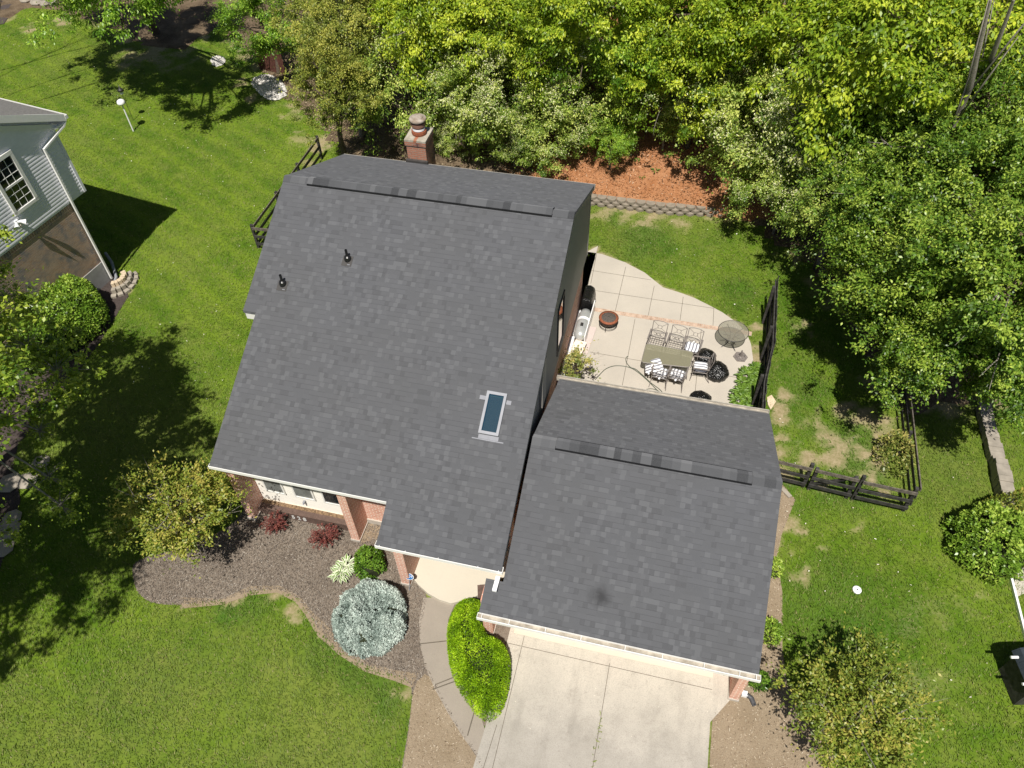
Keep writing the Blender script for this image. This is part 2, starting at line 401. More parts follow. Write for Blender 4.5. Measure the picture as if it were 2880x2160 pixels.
PORCH = P2([(878, 1236), (905, 1268), (925, 1286), (950, 1300), (975, 1308), (1010, 1300), (1060, 1280), (1090, 1250)]) + [(-3.0, 11.4), (-5.68, 11.4), (-5.68, 9.3)]
PATIO = smooth_poly(P2([(1272, 552), (1290, 548), (1350, 568), (1400, 594), (1428, 618), (1465, 632), (1500, 646), (1545, 668), (1590, 700), (1615, 722),
      (1622, 750), (1628, 790), (1615, 860)]), 1)
PATIO = P2([(1268, 545), (1300, 550), (1350, 568), (1392, 590), (1412, 606), (1432, 622), (1470, 634), (1500, 645), (1530, 660), (1560, 676), (1590, 697),
      (1612, 720), (1622, 745), (1628, 790), (1615, 840), (1600, 890)]) + [(3.1, 15.3), (-3.0, 15.3), (-3.0, 25.2)]
DIRT = [[(3.3, 3.0), (2.95, 3.0), (2.95, 7.6), (3.3, 8.2), (3.45, 15.0), (4.35, 15.0), (4.2, 12.6), (3.95, 11.2), (3.95, 9.4), (4.35, 8.6)] + P2([(1690, 1480), (1740, 1580), (1800, 1640), (1790, 1700), (1560, 1700), (1533, 1659)])]
DIRT[0] = P2([(1533, 1720), (1533, 1640), (1540, 1540), (1590, 1500)]) + [(3.45, 8.3), (3.45, 15.0)] + P2([(1685, 1040), (1718, 1080), (1690, 1150), (1678, 1200), (1690, 1280), (1690, 1330), (1690, 1400), (1700, 1480), (1745, 1560), (1790, 1610), (1815, 1659), (1840, 1720)])
NBED = P2([(0, 640), (150, 620), (245, 590), (262, 600), (278, 640), (262, 665), (215, 740), (150, 830), (90, 900), (40, 960), (28, 1010), (45, 1080), (20, 1170), (0, 1230), (-60, 1300), (-200, 1300), (-200, 700)])
FLOOR = P2([(-40, -200), (-40, 40), (20, 40), (60, 15), (130, 25), (230, 60), (300, 100), (400, 110), (470, 60), (520, 110), (560, 150), (600, 205), (640, 235), (680, 270), (700, 300), (745, 350)]) + \
        [(-15.0, 27.9), (-3.9, 27.85), (-1.3, 27.85), (1.7, 28.35)] + P2([(1600, 470), (1660, 520), (1740, 575), (1790, 640), (1840, 720), (1880, 800), (1925, 870), (1935, 910), (1975, 900), (2010, 880), (2100, 880), (2300, 820)]) + [(70, 20), (90, 150), (-90, 150), (-60, 60)]

def gz(x, y):                      # height of the wooded bank above the yards
    x = np.asarray(x, float); y = np.asarray(y, float)
    s = sstep(x, -16, -11) * (1 - .35 * sstep(x, 3, 7)); w = 28.0 + .15 * np.maximum(0, x - 1.7)
    h = np.where(y > w + .05, .42 + .36 * (y - w - .05), 0) * s
    return np.minimum(h, 5.0)

BARE = [(1700, 1150, .5, .7), (1725, 1160, .35, .8), (1705, 1245, .4, .55), (1745, 1250, .45, .6), (1720, 900, 1.0, .85), (1700, 985, .9, .9), (1780, 960, .9, .7), (1870, 900, .9, .9),
        (1890, 970, .8, .9), (1840, 1010, .8, .6), (1920, 1040, .7, .8), (1930, 1075, .5, .8), (1720, 700, .35, .7), (1730, 720, .3, .6), (1800, 1000, .6, .8), (1690, 1010, .6, 1),
        (1765, 1030, .6, .6), (1690, 960, .5, .9), (1850, 950, .5, .6), (1700, 860, .4, .9), (1650, 720, .5, .8), (1645, 770, .4, .8), (1560, 455, 1.6, .6), (1400, 470, 1.1, .7), (1300, 462, .9, .6), (1600, 700, .3, .6),
        (1480, 465, 1.0, .6), (1850, 1125, .3, .5), (1775, 1200, .25, .5), (2090, 1255, .6, .45), (2030, 1350, 1.4, .25), (1960, 1480, 1.2, .3), (2010, 1400, 1.5, .28), (1900, 1420, .8, .2), (1930, 950, .5, .8),
        (655, 300, .8, .5), (630, 250, .9, .5), (690, 320, .7, .9), (600, 250, .5, .7), (560, 210, .7, .8), (660, 350, .5, .6), (510, 175, .4, .8), (520, 180, .4, .7), (275, 640, .35, .7), (290, 600, .25, .6), (505, 700, .2, .6),
        (540, 1290, .35, .9), (640, 1310, .35, .9), (665, 1340, .3, 1), (690, 1380, .25, .9), (600, 1278, .4, .7), (880, 1490, .35, .8), (400, 1312, .25, .6), (845, 1465, .25, .8), (70, 60, .9, .8), (140, 45, 1, .7), (380, 130, 2, .5), (300, 120, 2, .6),
        (1490, 700, .01, .1), (1790, 330, .1, .1), (1465, 1460, .1, .1), (250, 1300, .05, .1)]
LUSH = [(1690, 880, .45, 1), (1740, 985, .3, .8), (1850, 985, 1.3, .9), (1880, 1010, 1.0, .9), (1800, 1010, .5, .8), (1860, 1060, .9, .8), (1790, 1060, .8, .7), (1690, 1030, .4, .8), (1850, 905, .6, .6), (1860, 960, .8, .7), (1700, 1120, .5, .5), (1720, 1290, 1.4, .5),
        (1800, 1340, 1.6, .6), (1790, 1260, 1.1, .5), (1900, 1300, 1.3, .35), (520, 1300, .5, .9), (560, 1320, .7, .7), (700, 1400, .6, .7), (740, 1430, .8, .7), (820, 1490, .7, .6), (1590, 640, .9, .6), (1400, 520, 1.2, .6), (1340, 470, .6, .5), (1740, 830, 1.0, .5)]
def blobs(L, x, y, r0=1.0):
    m = np.zeros(x.shape); wx = (fbm(x, y, .9, 3) - .5) * 1.5; wy = (fbm(x, y, .9, 9) - .5) * 1.5
    for px, py, r, s in L:
        c = D(px, py); d = np.hypot(x + wx - c.x, y + wy - c.y) / (r * r0); m = np.maximum(m, s * (1 - sstep(d, .45, 1.15)))
    return m
def masks(x, y):
    n = fbm(x, y, .7, 11); bare = blobs(BARE, x, y)
    bare = np.maximum(bare, .55 * (1 - sstep(pdist(x, y, BED), 0.0, .1 + .2 * n)) * sstep(n, .45, .65) * sstep(x, -13.2, -11.5))
    bare = np.maximum(bare, .9 * (1 - sstep(pdist(x, y, PATIO), 0.0, .1 + .25 * n)))
    bare = np.maximum(bare, .8 * (1 - sstep(pdist(x, y, DIRT[0]), 0.0, .1 + .3 * n)) * sstep(n, .35, .55))
    bare = np.maximum(bare, .75 * (1 - sstep(pdist(x, y, FLOOR), .0, .1 + 1.5 * n)) * sstep(fbm(x, y, 1.3, 41), .38, .6))
    bare = clip01(bare * (.3 + 1.1 * sstep(fbm(x, y, .45, 21), .3, .62)))
    return bare, blobs(LUSH, x, y)

def lawn_ground():
    ax = np.concatenate([[-500, -300, -160, -90, -62], np.arange(-52, 30, .2), [34, 50, 90, 160, 300, 500]])
    ay = np.concatenate([[-400, -200, -80, -30, -6], np.arange(0, 58, .2), [62, 80, 120, 200, 350, 600]])
    X, Y = np.meshgrid(ax, ay); nx, ny = len(ax), len(ay)
    x = X.ravel(); y = Y.ravel(); z = (fbm(x, y, 3, 1) - .5) * .02
    me = bpy.data.meshes.new('lawn'); me.vertices.add(len(x)); me.vertices.foreach_set('co', np.stack([x, y, z - .012], 1).astype(np.float32).ravel())
    i = np.arange(ny - 1)[:, None] * nx + np.arange(nx - 1)[None]; i = i.ravel()
    q4 = np.stack([i, i + 1, i + 1 + nx, i + nx], 1); me.loops.add(q4.size); me.loops.foreach_set('vertex_index', q4.astype(np.int32).ravel())
    me.polygons.add(len(q4)); me.polygons.foreach_set('loop_start', np.arange(0, q4.size, 4, dtype=np.int32))
    b, l = masks(x, y)
    for nme, v in (('bare', b), ('lush', l)):
        a = me.attributes.new(nme, 'FLOAT', 'POINT'); a.data.foreach_set('value', v.astype(np.float32))
    me.update(calc_edges=True)
    t = NT('lawn_turf'); o = t.world(); bare = t.attr('bare'); lush = t.attr('lush')
    g = grass_col(t, o, lush)
    g = t.mix(t.map(t.noise(o, 22, 4, .75), .35, .7, 0, .5), g, (.025, .045, .008))
    dirt = t.mix(t.map(t.noise(o, 6, 6, .7), .35, .65, 0, 1), (.27, .22, .115), (.38, .31, .19)); dirt = t.mix(t.map(t.noise(o, 40, 3, .7), .5, .8, 0, .6), dirt, (.16, .15, .06))
    f = t.map(t.math('ADD', bare, t.math('MULTIPLY', t.math('SUBTRACT', t.noise(o, 12, 5, .75), .5), 1.1)), .25, 1.0, 0, 1)
    t.bump(t.noise(o, 60, 3), .5, .03); t.done(t.mix(f, g, dirt), .9, .1)
    me.materials.append(t.m); tag(link('lawn', me), kind='structure')
def grass_col(t, o, lush):
    n1 = t.noise(o, .33, 5, .6); n2 = t.noise(o, 1.7, 5, .65); x, y, z = t.sep(o)
    c = t.mix(t.map(n1, .35, .65, 0, 1), (.076, .158, .008), (.155, .238, .018)); c = t.mix(t.map(n2, .45, .72, 0, .6), c, (.235, .265, .055))
    c = t.mix(t.map(n2, .25, .42, .55, 0), c, (.042, .110, .006))
    wide = t.noise(o, .14, 3, .5); c = t.mix(t.map(wide, .48, .66, 0, .5), c, (.215, .23, .06))
    # mowing stripes, faint, run at an angle through the side yard
    u = t.math('ADD', t.math('MULTIPLY', x, .45), t.math('MULTIPLY', y, .9)); w = t.math('SINE', t.math('ADD', t.math('MULTIPLY', u, 5.4), t.math('MULTIPLY', t.noise(o, .4, 2), 3.0)))
    side = t.map(x, -11, -9, 1, 0); c = t.mix(t.math('MULTIPLY', t.math('MULTIPLY', t.map(w, -.2, .9, 0, .42), t.map(y, 15, 19, .25, 1)), side), c, (.22, .30, .025))
    return t.mix(t.math('MULTIPLY', lush, .7), c, (.05, .135, .016))
lawn_ground()

HOUSE_AREAS = [[(-11.4, 10.1), (3.5, 10.1), (3.5, 15.6), (-3, 15.6), (-3, 22), (-11.6, 22)]]
HBED = P2([(1055, 1575), (960, 1490), (950, 1340), (1000, 1282), (1080, 1285), (1112, 1352), (1110, 1420), (1085, 1575)])
NBH = [(-21.74, 19.1), (-22.6, 13.8), (-40, 10), (-40, 22), (-24, 21)]
def in_any(x, y, L):
    r = np.zeros(x.shape, bool)
    for p in L: r |= inpoly(x, y, p)
    return r
SOLID = [HBED, BED, DRIVE, WALK, PORCH, PATIO, DIRT[0], NBED, FLOOR, NBH] + HOUSE_AREAS

# ---- grass: individual leaning blades
def grass_blades():
    N = 900000; x = rng.uniform(-46, 19, N); y = rng.uniform(1.5, 48, N)
    u, v = U(np.stack([x, y, np.zeros(N)], 1)); k = (u > -60) & (u < 2940) & (v > -60) & (v < 2220)
    x, y, u, v = x[k], y[k], u[k], v[k]; dist = np.sqrt(x * x + y * y + 420)
    k = rng.random(len(x)) < clip01(24.0 / dist) * 1.2; x, y = x[k], y[k]
    k = ~in_any(x, y, SOLID); x, y = x[k], y[k]
    b, l = masks(x, y); k = rng.random(len(x)) > b * 1.15 + .1 * (1 - l); x, y, b, l = x[k], y[k], b[k], l[k]
    # ragged tufts hanging over the bed edges
    N = len(x); nb = 2; x = np.repeat(x, nb); y = np.repeat(y, nb); l = np.repeat(l, nb); N *= nb
    a = rng.uniform(0, 2 * np.pi, N) ; a = np.where(rng.random(N) < .4, a, 1.2 + 2.5 * fbm(x, y, 1.6, 31) + rng.normal(0, .5, N) * 1.4)
    L = rng.uniform(.05, .12, N) * (1 + .5 * l); w = rng.uniform(.008, .019, N); lean = rng.uniform(.35, 1.0, N)
    dx, dy = np.cos(a), np.sin(a); x0 = x + rng.normal(0, .02, N); y0 = y + rng.normal(0, .02, N)
    P = np.zeros((N, 3, 3)); P[:, 0] = np.stack([x0 - dy * w, y0 + dx * w, 0 * x], 1); P[:, 1] = np.stack([x0 + dy * w, y0 - dx * w, 0 * x], 1)
    P[:, 2] = np.stack([x0 + dx * L * lean, y0 + dy * L * lean, L * (1.08 - lean * .85)], 1)
    t = NT('grass_blade'); o = t.world(); a_ = t.attr('tint')
    c = grass_col(t, o, t.attr('lush')); c = t.mix(t.map(a_, 0, 1, 0, .8), c, t.mix(t.math('GREATER_THAN', a_, .93), (.15, .225, .03), (.30, .28, .11)))
    t.done(c, .6, .25); tr = t.n('ShaderNodeBsdfTranslucent'); t.l(c, tr.inputs[0]); mx = t.n('ShaderNodeMixShader'); mx.inputs[0].default_value = .25
    t.l(t.p.outputs[0], mx.inputs[1]); t.l(tr.outputs[0], mx.inputs[2]); t.l(mx.outputs[0], t.out.inputs[0])
    me = quads_mesh('grass', P, t.m, rng.random(N), 3); at_ = me.attributes.new('lush', 'FLOAT', 'FACE'); at_.data.foreach_set('value', l.astype(np.float32))
    tag(link('grass', me), 'short green lawn grass with paler worn patches', 'grass', kind='stuff')
grass_blades()

# ---- sheets
from mathutils.geometry import tessellate_polygon
def sheet(name, poly, z, m, thick=None, kind='structure'):
    b = MB()
    n = len(poly); tr = tessellate_polygon([[Vector((p[0], p[1], 0)) for p in poly]])
    b.add([(p[0], p[1], z) for p in poly], [tuple(t) for t in tr])
    if thick: b.add([(p[0], p[1], z) for p in poly] + [(p[0], p[1], z - thick) for p in poly], [(i, (i + 1) % n, n + (i + 1) % n, n + i) for i in range(n)])
    o = b.build(name, m)
    if kind: o['kind'] = kind
    return o
def joints(name, segs, z, w=.014, m=None):
    b = MB()
    for p0, p1 in segs:
        p0 = Vector((p0[0], p0[1], z)); p1 = Vector((p1[0], p1[1], z)); d = (p1 - p0).normalized(); n = Vector((-d.y, d.x, 0)) * w / 2
        b.add([p0 - n, p1 - n, p1 + n, p0 + n], [(0, 1, 2, 3)])
    o = b.build(name, m or M_JOINT); o['kind'] = 'structure'; return o

sheet('driveway', DRIVE, .03, M_DRIVE, .1)
sheet('walkway', WALK, .026, M_WALK, .1)
sheet('porch_slab', PORCH, .14, M_PORCH, .2)
sheet('patio', PATIO, .035, M_PATIO, .1)
joints('driveway_joint', [((.17, 8.2), (.17, -8)), ((-2.62, 8.12), (2.84, 8.12)), ((-2.2, 8.1), (-2.2, 3.6)), ((-2.2, 8.12), (-2.2, 8.56)), ((-2.35, 6.0), (-2.6, 2.2))], .034)
wj = [((D(940, 1480)), (D(985, 1462))), ((D(1010, 1590)), (D(1030, 1520))), ((D(905, 1392)), (D(968, 1385))), ((D(935, 1490)), (D(990, 1470)))]
joints('walkway_joint', wj, .030, .03)
pj = [(q('b', 735, 840), q('b', 615, 1465)), (q('b', 650, 365), q('b', 555, 765)), (q('b', 910, 540), q('b', 855, 810)), (q('b', 1175, 640), q('b', 1145, 860)), (q('b', 1455, 735), q('b', 1447, 905)),
      (q('b', 385, 240), q('b', 330, 520)), (q('b', 340, 400), q('b', 880, 485)), (q('b', 330, 577), q('b', 1450, 745)), (q('b', 1340, 935), q('b', 1280, 1550)), (q('b', 320, 1145), q('b', 1700, 1385))]
joints('patio_joint', pj, .039, .016)
# brick soldier course across the patio
b0, b1 = q('b', 360, 755), q('b', 1800, 978); b0.z = b1.z = 0; dd = (b1 - b0); nb = int(dd.length / .075); dd /= nb; nn = Vector((-dd.y, dd.x, 0)).normalized() * .1
M_BR2 = plain('soldier_course_brick', (.46, .29, .20), .85, var=.28, sc=7, col2=(.62, .46, .35))
bb = MB(); bb.obox(b0 + dd * nb / 2 + Vector((0, 0, .03)), dd * nb / 2, nn * 1.04, (0, 0, .012)); o = bb.build('brick_band_mortar', M_FOUND); o['kind'] = 'structure'
bb = MB()
for i in range(nb): bb.obox(b0 + dd * (i + .5) + Vector((0, 0, .034 + random.uniform(-.001, .002))), dd * .44, nn, (0, 0, .012))
o = bb.build('brick_band', M_BR2); o['kind'] = 'structure'

def soil(name, c1, c2, c3, sc=5):
    t = NT(name); o = t.world(); c = t.mix(t.map(t.noise(o, 1.1, 5, .6), .35, .65, 0, 1), c1, c2); c = t.mix(t.map(t.noise(o, 28, 5, .8), .45, .7, 0, .8), c, c3)
    c = t.mix(t.map(t.noise(o, 55, 3, .8), .55, .75, 0, .8), c, sc3(c1, .35)); t.bump(t.noise(o, 45, 4, .75), .8, .03); return t.done(c, .95, .1)
M_MULCH = soil('dark_mulch', (.165, .132, .104), (.245, .20, .158), (.31, .27, .22))
M_DIRT = soil('dry_dirt', (.29, .225, .15), (.36, .285, .20), (.25, .19, .13))
M_LITTER = soil('leaf_litter', (.10, .065, .04), (.20, .14, .085), (.27, .2, .13))
sheet('mulch_bed', BED, .008, M_MULCH)
# dry tan soil where the bed meets lawn and walk
TAN = P2([(893, 1480), (886, 1560), (870, 1659), (868, 1700), (1060, 1700), (1035, 1645), (985, 1565), (945, 1500), (925, 1450)])
sheet('bare_soil', smooth_poly(TAN, 1), .012, M_DIRT); sheet('side_soil', DIRT[0], .008, M_DIRT)
sheet('hedge_soil', HBED, .010, M_MULCH)
sheet('entry_soil', P2([(790, 1090), (850, 1085), (868, 1150), (890, 1235), (872, 1250), (850, 1200), (825, 1160), (780, 1175)]), .013, M_DIRT)
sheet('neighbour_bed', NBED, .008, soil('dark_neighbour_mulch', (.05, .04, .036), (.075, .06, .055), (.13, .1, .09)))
EDGE = P2([(390, 1312), (480, 1303), (540, 1283), (600, 1277), (640, 1297), (662, 1325), (690, 1372), (735, 1412), (790, 1447), (850, 1466), (892, 1482)])
rb = MB(); n = len(EDGE); ee = []
for i, p in enumerate(EDGE):
    a = Vector(EDGE[max(0, i - 1)]); b_ = Vector(EDGE[min(n - 1, i + 1)]); dv = (b_ - a).normalized(); nv = Vector((-dv.y, dv.x)); w1 = random.uniform(.12, .38); w0 = .05
    ee += [(p[0] - nv.x * w0, p[1] - nv.y * w0, .014), (p[0] + nv.x * w1, p[1] + nv.y * w1, .014)]
rb.add(ee, [(2 * i, 2 * i + 2, 2 * i + 3, 2 * i + 1) for i in range(n - 1)]); o = rb.build('bed_edge_soil', M_DIRT); o['kind'] = 'structure'

# ---- woodland floor and bank
def floor_mesh():
    s = .4; ax = np.arange(-70, 60, s); ay = np.arange(10, 110, s); X, Y = np.meshgrid(ax, ay); x = X.ravel(); y = Y.ravel(); nx = len(ax)
    ins = inpoly(x, y, FLOOR); z = gz(x, y) + .02 + (fbm(x, y, 1.5, 5) - .4) * .12 * sstep(pdist(x, y, FLOOR), 0, 2)
    z = np.where(ins, z, -.4); z = np.where(~ins & (y > 27.5) & (x > -15) & (x < 1.7), -.4, z)
    i = (np.arange(len(ay) - 1)[:, None] * nx + np.arange(nx - 1)[None]).ravel(); Q = np.stack([i, i + 1, i + 1 + nx, i + nx], 1); Q = Q[ins[Q].any(1)]
    used = np.unique(Q); mp = -np.ones(len(x), int); mp[used] = np.arange(len(used)); Q = mp[Q]
    me = bpy.data.meshes.new('woodland_floor'); me.vertices.add(len(used)); me.vertices.foreach_set('co', np.stack([x, y, z], 1)[used].astype(np.float32).ravel())
    me.loops.add(Q.size); me.loops.foreach_set('vertex_index', Q.astype(np.int32).ravel()); me.polygons.add(len(Q)); me.polygons.foreach_set('loop_start', np.arange(0, Q.size, 4, dtype=np.int32))
    xx, yy = x[used], y[used]; mu = sstep(xx, -8, -5) * (1 - sstep(xx, 4.5, 6.5)) * sstep(yy, 27.9, 28.3) * (1 - sstep(yy, 37, 41))
    a = me.attributes.new('mulch', 'FLOAT', 'POINT'); a.data.foreach_set('value', mu.astype(np.float32)); me.update(calc_edges=True); me.validate()
    t = NT('bank_soil'); o = t.world(); c = t.mix(t.map(t.noise(o, 1.1, 5, .6), .35, .65, 0, 1), (.085, .06, .038), (.19, .14, .09)); c = t.mix(t.map(t.noise(o, 18, 5, .8), .5, .72, 0, .8), c, (.30, .23, .15))
    r = t.mix(t.map(t.noise(o, 2.5, 5, .65), .3, .7, 0, 1), (.36, .15, .06), (.48, .24, .12)); r = t.mix(t.map(t.noise(o, 26, 5, .8), .5, .75, 0, .6), r, (.60, .36, .22)); r = t.mix(t.map(t.noise(o, 40, 4, .8), .5, .7, 0, .7), r, (.12, .04, .018))
    f = t.map(t.math('ADD', t.attr('mulch'), t.math('MULTIPLY', t.math('SUBTRACT', t.noise(o, 1.2, 5, .7), .5), .6)), .4, .55, 0, 1)
    t.bump(t.noise(o, 30, 4, .8), .9, .05); t.done(t.mix(f, c, r), .95, .1); me.materials.append(t.m); tag(link('woodland_floor', me), kind='structure')
floor_mesh()

# ---- countless small things: bark chips, flecks, gravel
def chips(name, polys, n, L, W_, stops, zf, label, cat, seed, excl=()):
    out = []; r = np.random.default_rng(seed); polys = [list(p) for p in polys]
    xs = np.array([p[0] for pl in polys for p in pl]); ys = np.array([p[1] for pl in polys for p in pl])
    x = r.uniform(xs.min(), xs.max(), n * 3); y = r.uniform(ys.min(), ys.max(), n * 3); k = in_any(x, y, polys)
    if excl: k &= ~in_any(x, y, list(excl))
    if name == 'fallen_leaves': k &= inpoly(x, y, FLOOR)
    x, y = x[k][:n], y[k][:n]; N = len(x)
    a = r.uniform(0, np.pi, N); l = r.uniform(*L, N) / 2; w = r.uniform(*W_, N) / 2; t = r.normal(0, .3, N); d = np.stack([np.cos(a), np.sin(a), t], 1) * l[:, None]
    e = np.stack([-np.sin(a), np.cos(a), r.normal(0, .35, N)], 1) * w[:, None]; c = np.stack([x, y, zf(x, y) + .012 + np.abs(t) * l], 1)
    P = np.stack([c - d - e, c + d - e * .6, c + d + e, c - d + e * .7], 1)
    m = NT(name + '_material'); m.done(m.ramp(m.attr('tint'), stops), .9, .15); me = quads_mesh(name, P, m.m, r.random(N) ** 1.3)
    return tag(link(name, me), label, cat, kind='stuff')
zero = lambda x, y: np.zeros_like(x) + .012
chips('bark_chips', [BED], 30000, (.02, .07), (.006, .016), [(0, (.085, .07, .06)), (.45, (.20, .16, .125)), (.85, (.29, .25, .21)), (1, (.46, .42, .36))], zero, 'grey-brown bark chips scattered over the front bed', 'bark mulch', 3, (TAN,))
chips('soil_flecks', [TAN, DIRT[0]], 12000, (.015, .06), (.006, .015), [(0, (.20, .14, .09)), (.6, (.42, .33, .23)), (1, (.62, .54, .42))], zero, 'dry leaf flecks on the bare tan soil', 'leaf litter', 4)
BANKP = [[(-8, 28.1), (6, 28.3), (6, 38), (-8, 38)]]
chips('red_mulch_chips', BANKP, 26000, (.04, .12), (.012, .03), [(0, (.20, .08, .03)), (.5, (.42, .20, .10)), (.85, (.5, .27, .14)), (1, (.66, .5, .36))], lambda x, y: gz(x, y) + .03, 'orange-red wood mulch on the bank behind the retaining wall', 'mulch', 5)
chips('fallen_leaves', [[(-24, 27), (-8, 28), (-8, 46), (-24, 46)], [(4, 20), (10, 17), (16, 24), (14, 40), (4, 34)]], 22000, (.04, .11), (.03, .06), [(0, (.07, .05, .03)), (.5, (.2, .15, .09)), (1, (.42, .34, .22))], lambda x, y: gz(x, y) + .05, 'brown fallen leaves under the trees', 'leaf litter', 6)

def gravel(poly, n, r0, r1, label, seed):
    r = np.random.default_rng(seed); xs = [p[0] for p in poly]; ys = [p[1] for p in poly]; b = MB(); c = 0
    while c < n:
        x = r.uniform(min(xs), max(xs)); y = r.uniform(min(ys), max(ys))
        if not inpoly(np.array([x]), np.array([y]), poly)[0]: continue
        s = r.uniform(r0, r1); h = s * r.uniform(.5, .9); k = 5; a0 = r.uniform(0, 6); vs = [(x, y, h + .03 + r.uniform(0, .04))]
        for i in range(k): t = a0 + 2 * math.pi * i / k; rr = s * r.uniform(.75, 1.1); vs.append((x + rr * math.cos(t), y + rr * math.sin(t), h * .35 + .02))
        b.add(vs, [(0, 1 + i, 1 + (i + 1) % k) for i in range(k)]); c += 1
    m = plain('pale_gravel', (.52, .48, .42), .8, var=.35, sc=9, col2=(.85, .82, .78))
    return tag(b.build('gravel', m), label, 'gravel', kind='stuff')
gravel(smooth_poly(P2([(540, 175), (575, 160), (612, 178), (622, 205), (600, 218), (575, 215), (555, 195)]), 1), 1500, .05, .1, 'pale stones in a patch below the bright green tree', 8)
gravel(smooth_poly(P2([(455, 128), (475, 120), (487, 130), (482, 142), (462, 146)]), 1), 260, .05, .1, 'small heap of pale stones at the lawn edge in tree shade', 9)

chips('fallen_petals', [P2([(0, 60), (600, 250), (620, 330), (480, 900), (200, 800), (380, 460), (100, 200)]), P2([(1280, 470), (1540, 470), (1680, 560), (1700, 900), (1960, 960), (2100, 1000), (2180, 1300), (2100, 1600), (1700, 1300), (1620, 700)])], 520, (.02, .06), (.015, .035), [(0, (.5, .45, .33)), (1, (.85, .83, .72))], lambda x, y: 0 * x + .07, 'tiny pale petals and scraps sprinkled on the lawns', 'petals', 12, tuple(HOUSE_AREAS) + (PATIO,))
jw = [(.10, 3.0), (.24, 3.0), (.24, 6.9), (.12, 6.9)]; chips('joint_weeds', [jw], 90, (.03, .09), (.01, .025), [(0, (.14, .19, .04)), (1, (.30, .33, .10))], lambda x, y: 0 * x + .03, 'thin weeds growing in the centre joint of the driveway', 'weeds', 13)
# ================================================================== MAIN HOUSE
RZ, RY = 7.2, 17.65; MF, MR = .481, .436          # ridge, front and rear slopes
def zf_(y): return 2.9 + MF * (y - 8.72)
def zr_(y): return RZ - MR * (y - RY)
def slab(b, x0, x1, y0, y1, zfun, th=.09, vflip=False, x_uv=0):
    """sloping roof slab with metric UVs on its top"""
    z0, z1 = zfun(y0), zfun(y1); L = math.hypot(y1 - y0, z1 - z0); s0 = y0 * math.hypot(1, (z1 - z0) / (y1 - y0)); s1 = s0 + L
    if vflip: s0, s1 = -s0, -s1
    b.add([(x0, y0, z0), (x1, y0, z0), (x1, y1, z1), (x0, y1, z1), (x0, y0, z0 - th), (x1, y0, z0 - th), (x1, y1, z1 - th), (x0, y1, z1 - th)],
          [(0, 1, 2, 3), (7, 6, 5, 4), (0, 4, 5, 1), (1, 5, 6, 2), (2, 6, 7, 3), (3, 7, 4, 0)],
          [(x0, s0), (x1, s0), (x1, s1), (x0, s1), (x0, s0 - .1), (x1, s0 - .1), (x1, s1 + .1), (x0, s1 + .1)])
XR = -2.82
house = thing('house', 'house with dark grey shingle roof, skylight and brick chimney in the middle of the photo', 'house', (-7, 15, 0))
HO = (-7, 15, 0)
# skylight opening
KX0, KX1, KY0, KY1 = -4.12, -3.62, 11.72, 12.72
b = MB(HO)
slab(b, -11.6, -11.2, 13.75, RY, zf_)
slab(b, -11.2, XR, KY1, RY, zf_); slab(b, -11.2, XR, 9.73, KY0, zf_); slab(b, -11.2, KX0, KY0, KY1, zf_); slab(b, KX1, XR, KY0, KY1, zf_)
slab(b, -6.12, XR, 8.72, 9.73, zf_)
slab(b, -11.6, XR, RY, 21.55, zr_, vflip=True)
roof = b.build('roof', M_SHIN, house)
# ridge vent with cap shingles
def ridge_vent(x0, x1, ry, rz, mf, mr, par, off, cap0, cap1, skipx=()):
    v = MB(off); v.add([(x0, ry - .205, rz - mf * .205 + .015), (x1, ry - .205, rz - mf * .205 + .015), (x1, ry, rz + .03), (x0, ry, rz + .03), (x0, ry + .205, rz - mr * .205 + .015), (x1, ry + .205, rz - mr * .205 + .015),
           (x0, ry - .205, rz - mf * .205 + .045), (x1, ry - .205, rz - mf * .205 + .045), (x1, ry + .205, rz - mr * .205 + .045), (x0, ry + .205, rz - mr * .205 + .045)],
           [(0, 1, 7, 6), (5, 4, 9, 8), (0, 6, 9, 4), (1, 5, 8, 7), (6, 7, 8, 9)]); base = v.build('ridge_vent', M_BLKP, par)
    c = MB(off)
    def cap(a, b_, lift):
        x = a
        while x < b_:
            w = random.uniform(.15, .3); e = min(b_, x + w); u0 = random.uniform(0, 60)
            z0 = rz - mf * .175 + lift; z1 = rz + lift + .012; z2 = rz - mr * .175 + lift
            c.add([(x, ry - .175, z0), (e, ry - .175, z0), (e, ry, z1), (x, ry, z1), (x, ry + .175, z2), (e, ry + .175, z2), (x, ry - .175, z0 - .012), (e, ry - .175, z0 - .012)],
                  [(0, 1, 2, 3), (3, 2, 5, 4), (6, 7, 1, 0)], [(u0, 3), (u0 + .05, 3), (u0 + .05, 3.05), (u0, 3.05), (u0, 3.1), (u0 + .05, 3.1), (u0, 3), (u0, 3)]); x = e
    cap(x0 + .01, x1 - .01, .05); cap(cap0, x0 - .005, .012); cap(x1 + .005, cap1, .012); cm = c.build('cap_shingles', M_CAP, base); tv = cm.data.attributes.new('tint', 'FLOAT', 'FACE'); n3 = len(cm.data.polygons) // 3; vals = np.repeat(rng.random(n3), 3); tv.data.foreach_set('value', vals.astype(np.float32))
ridge_vent(-10.82, -3.43, RY, RZ, MF, MR, house, HO, -11.6, XR)
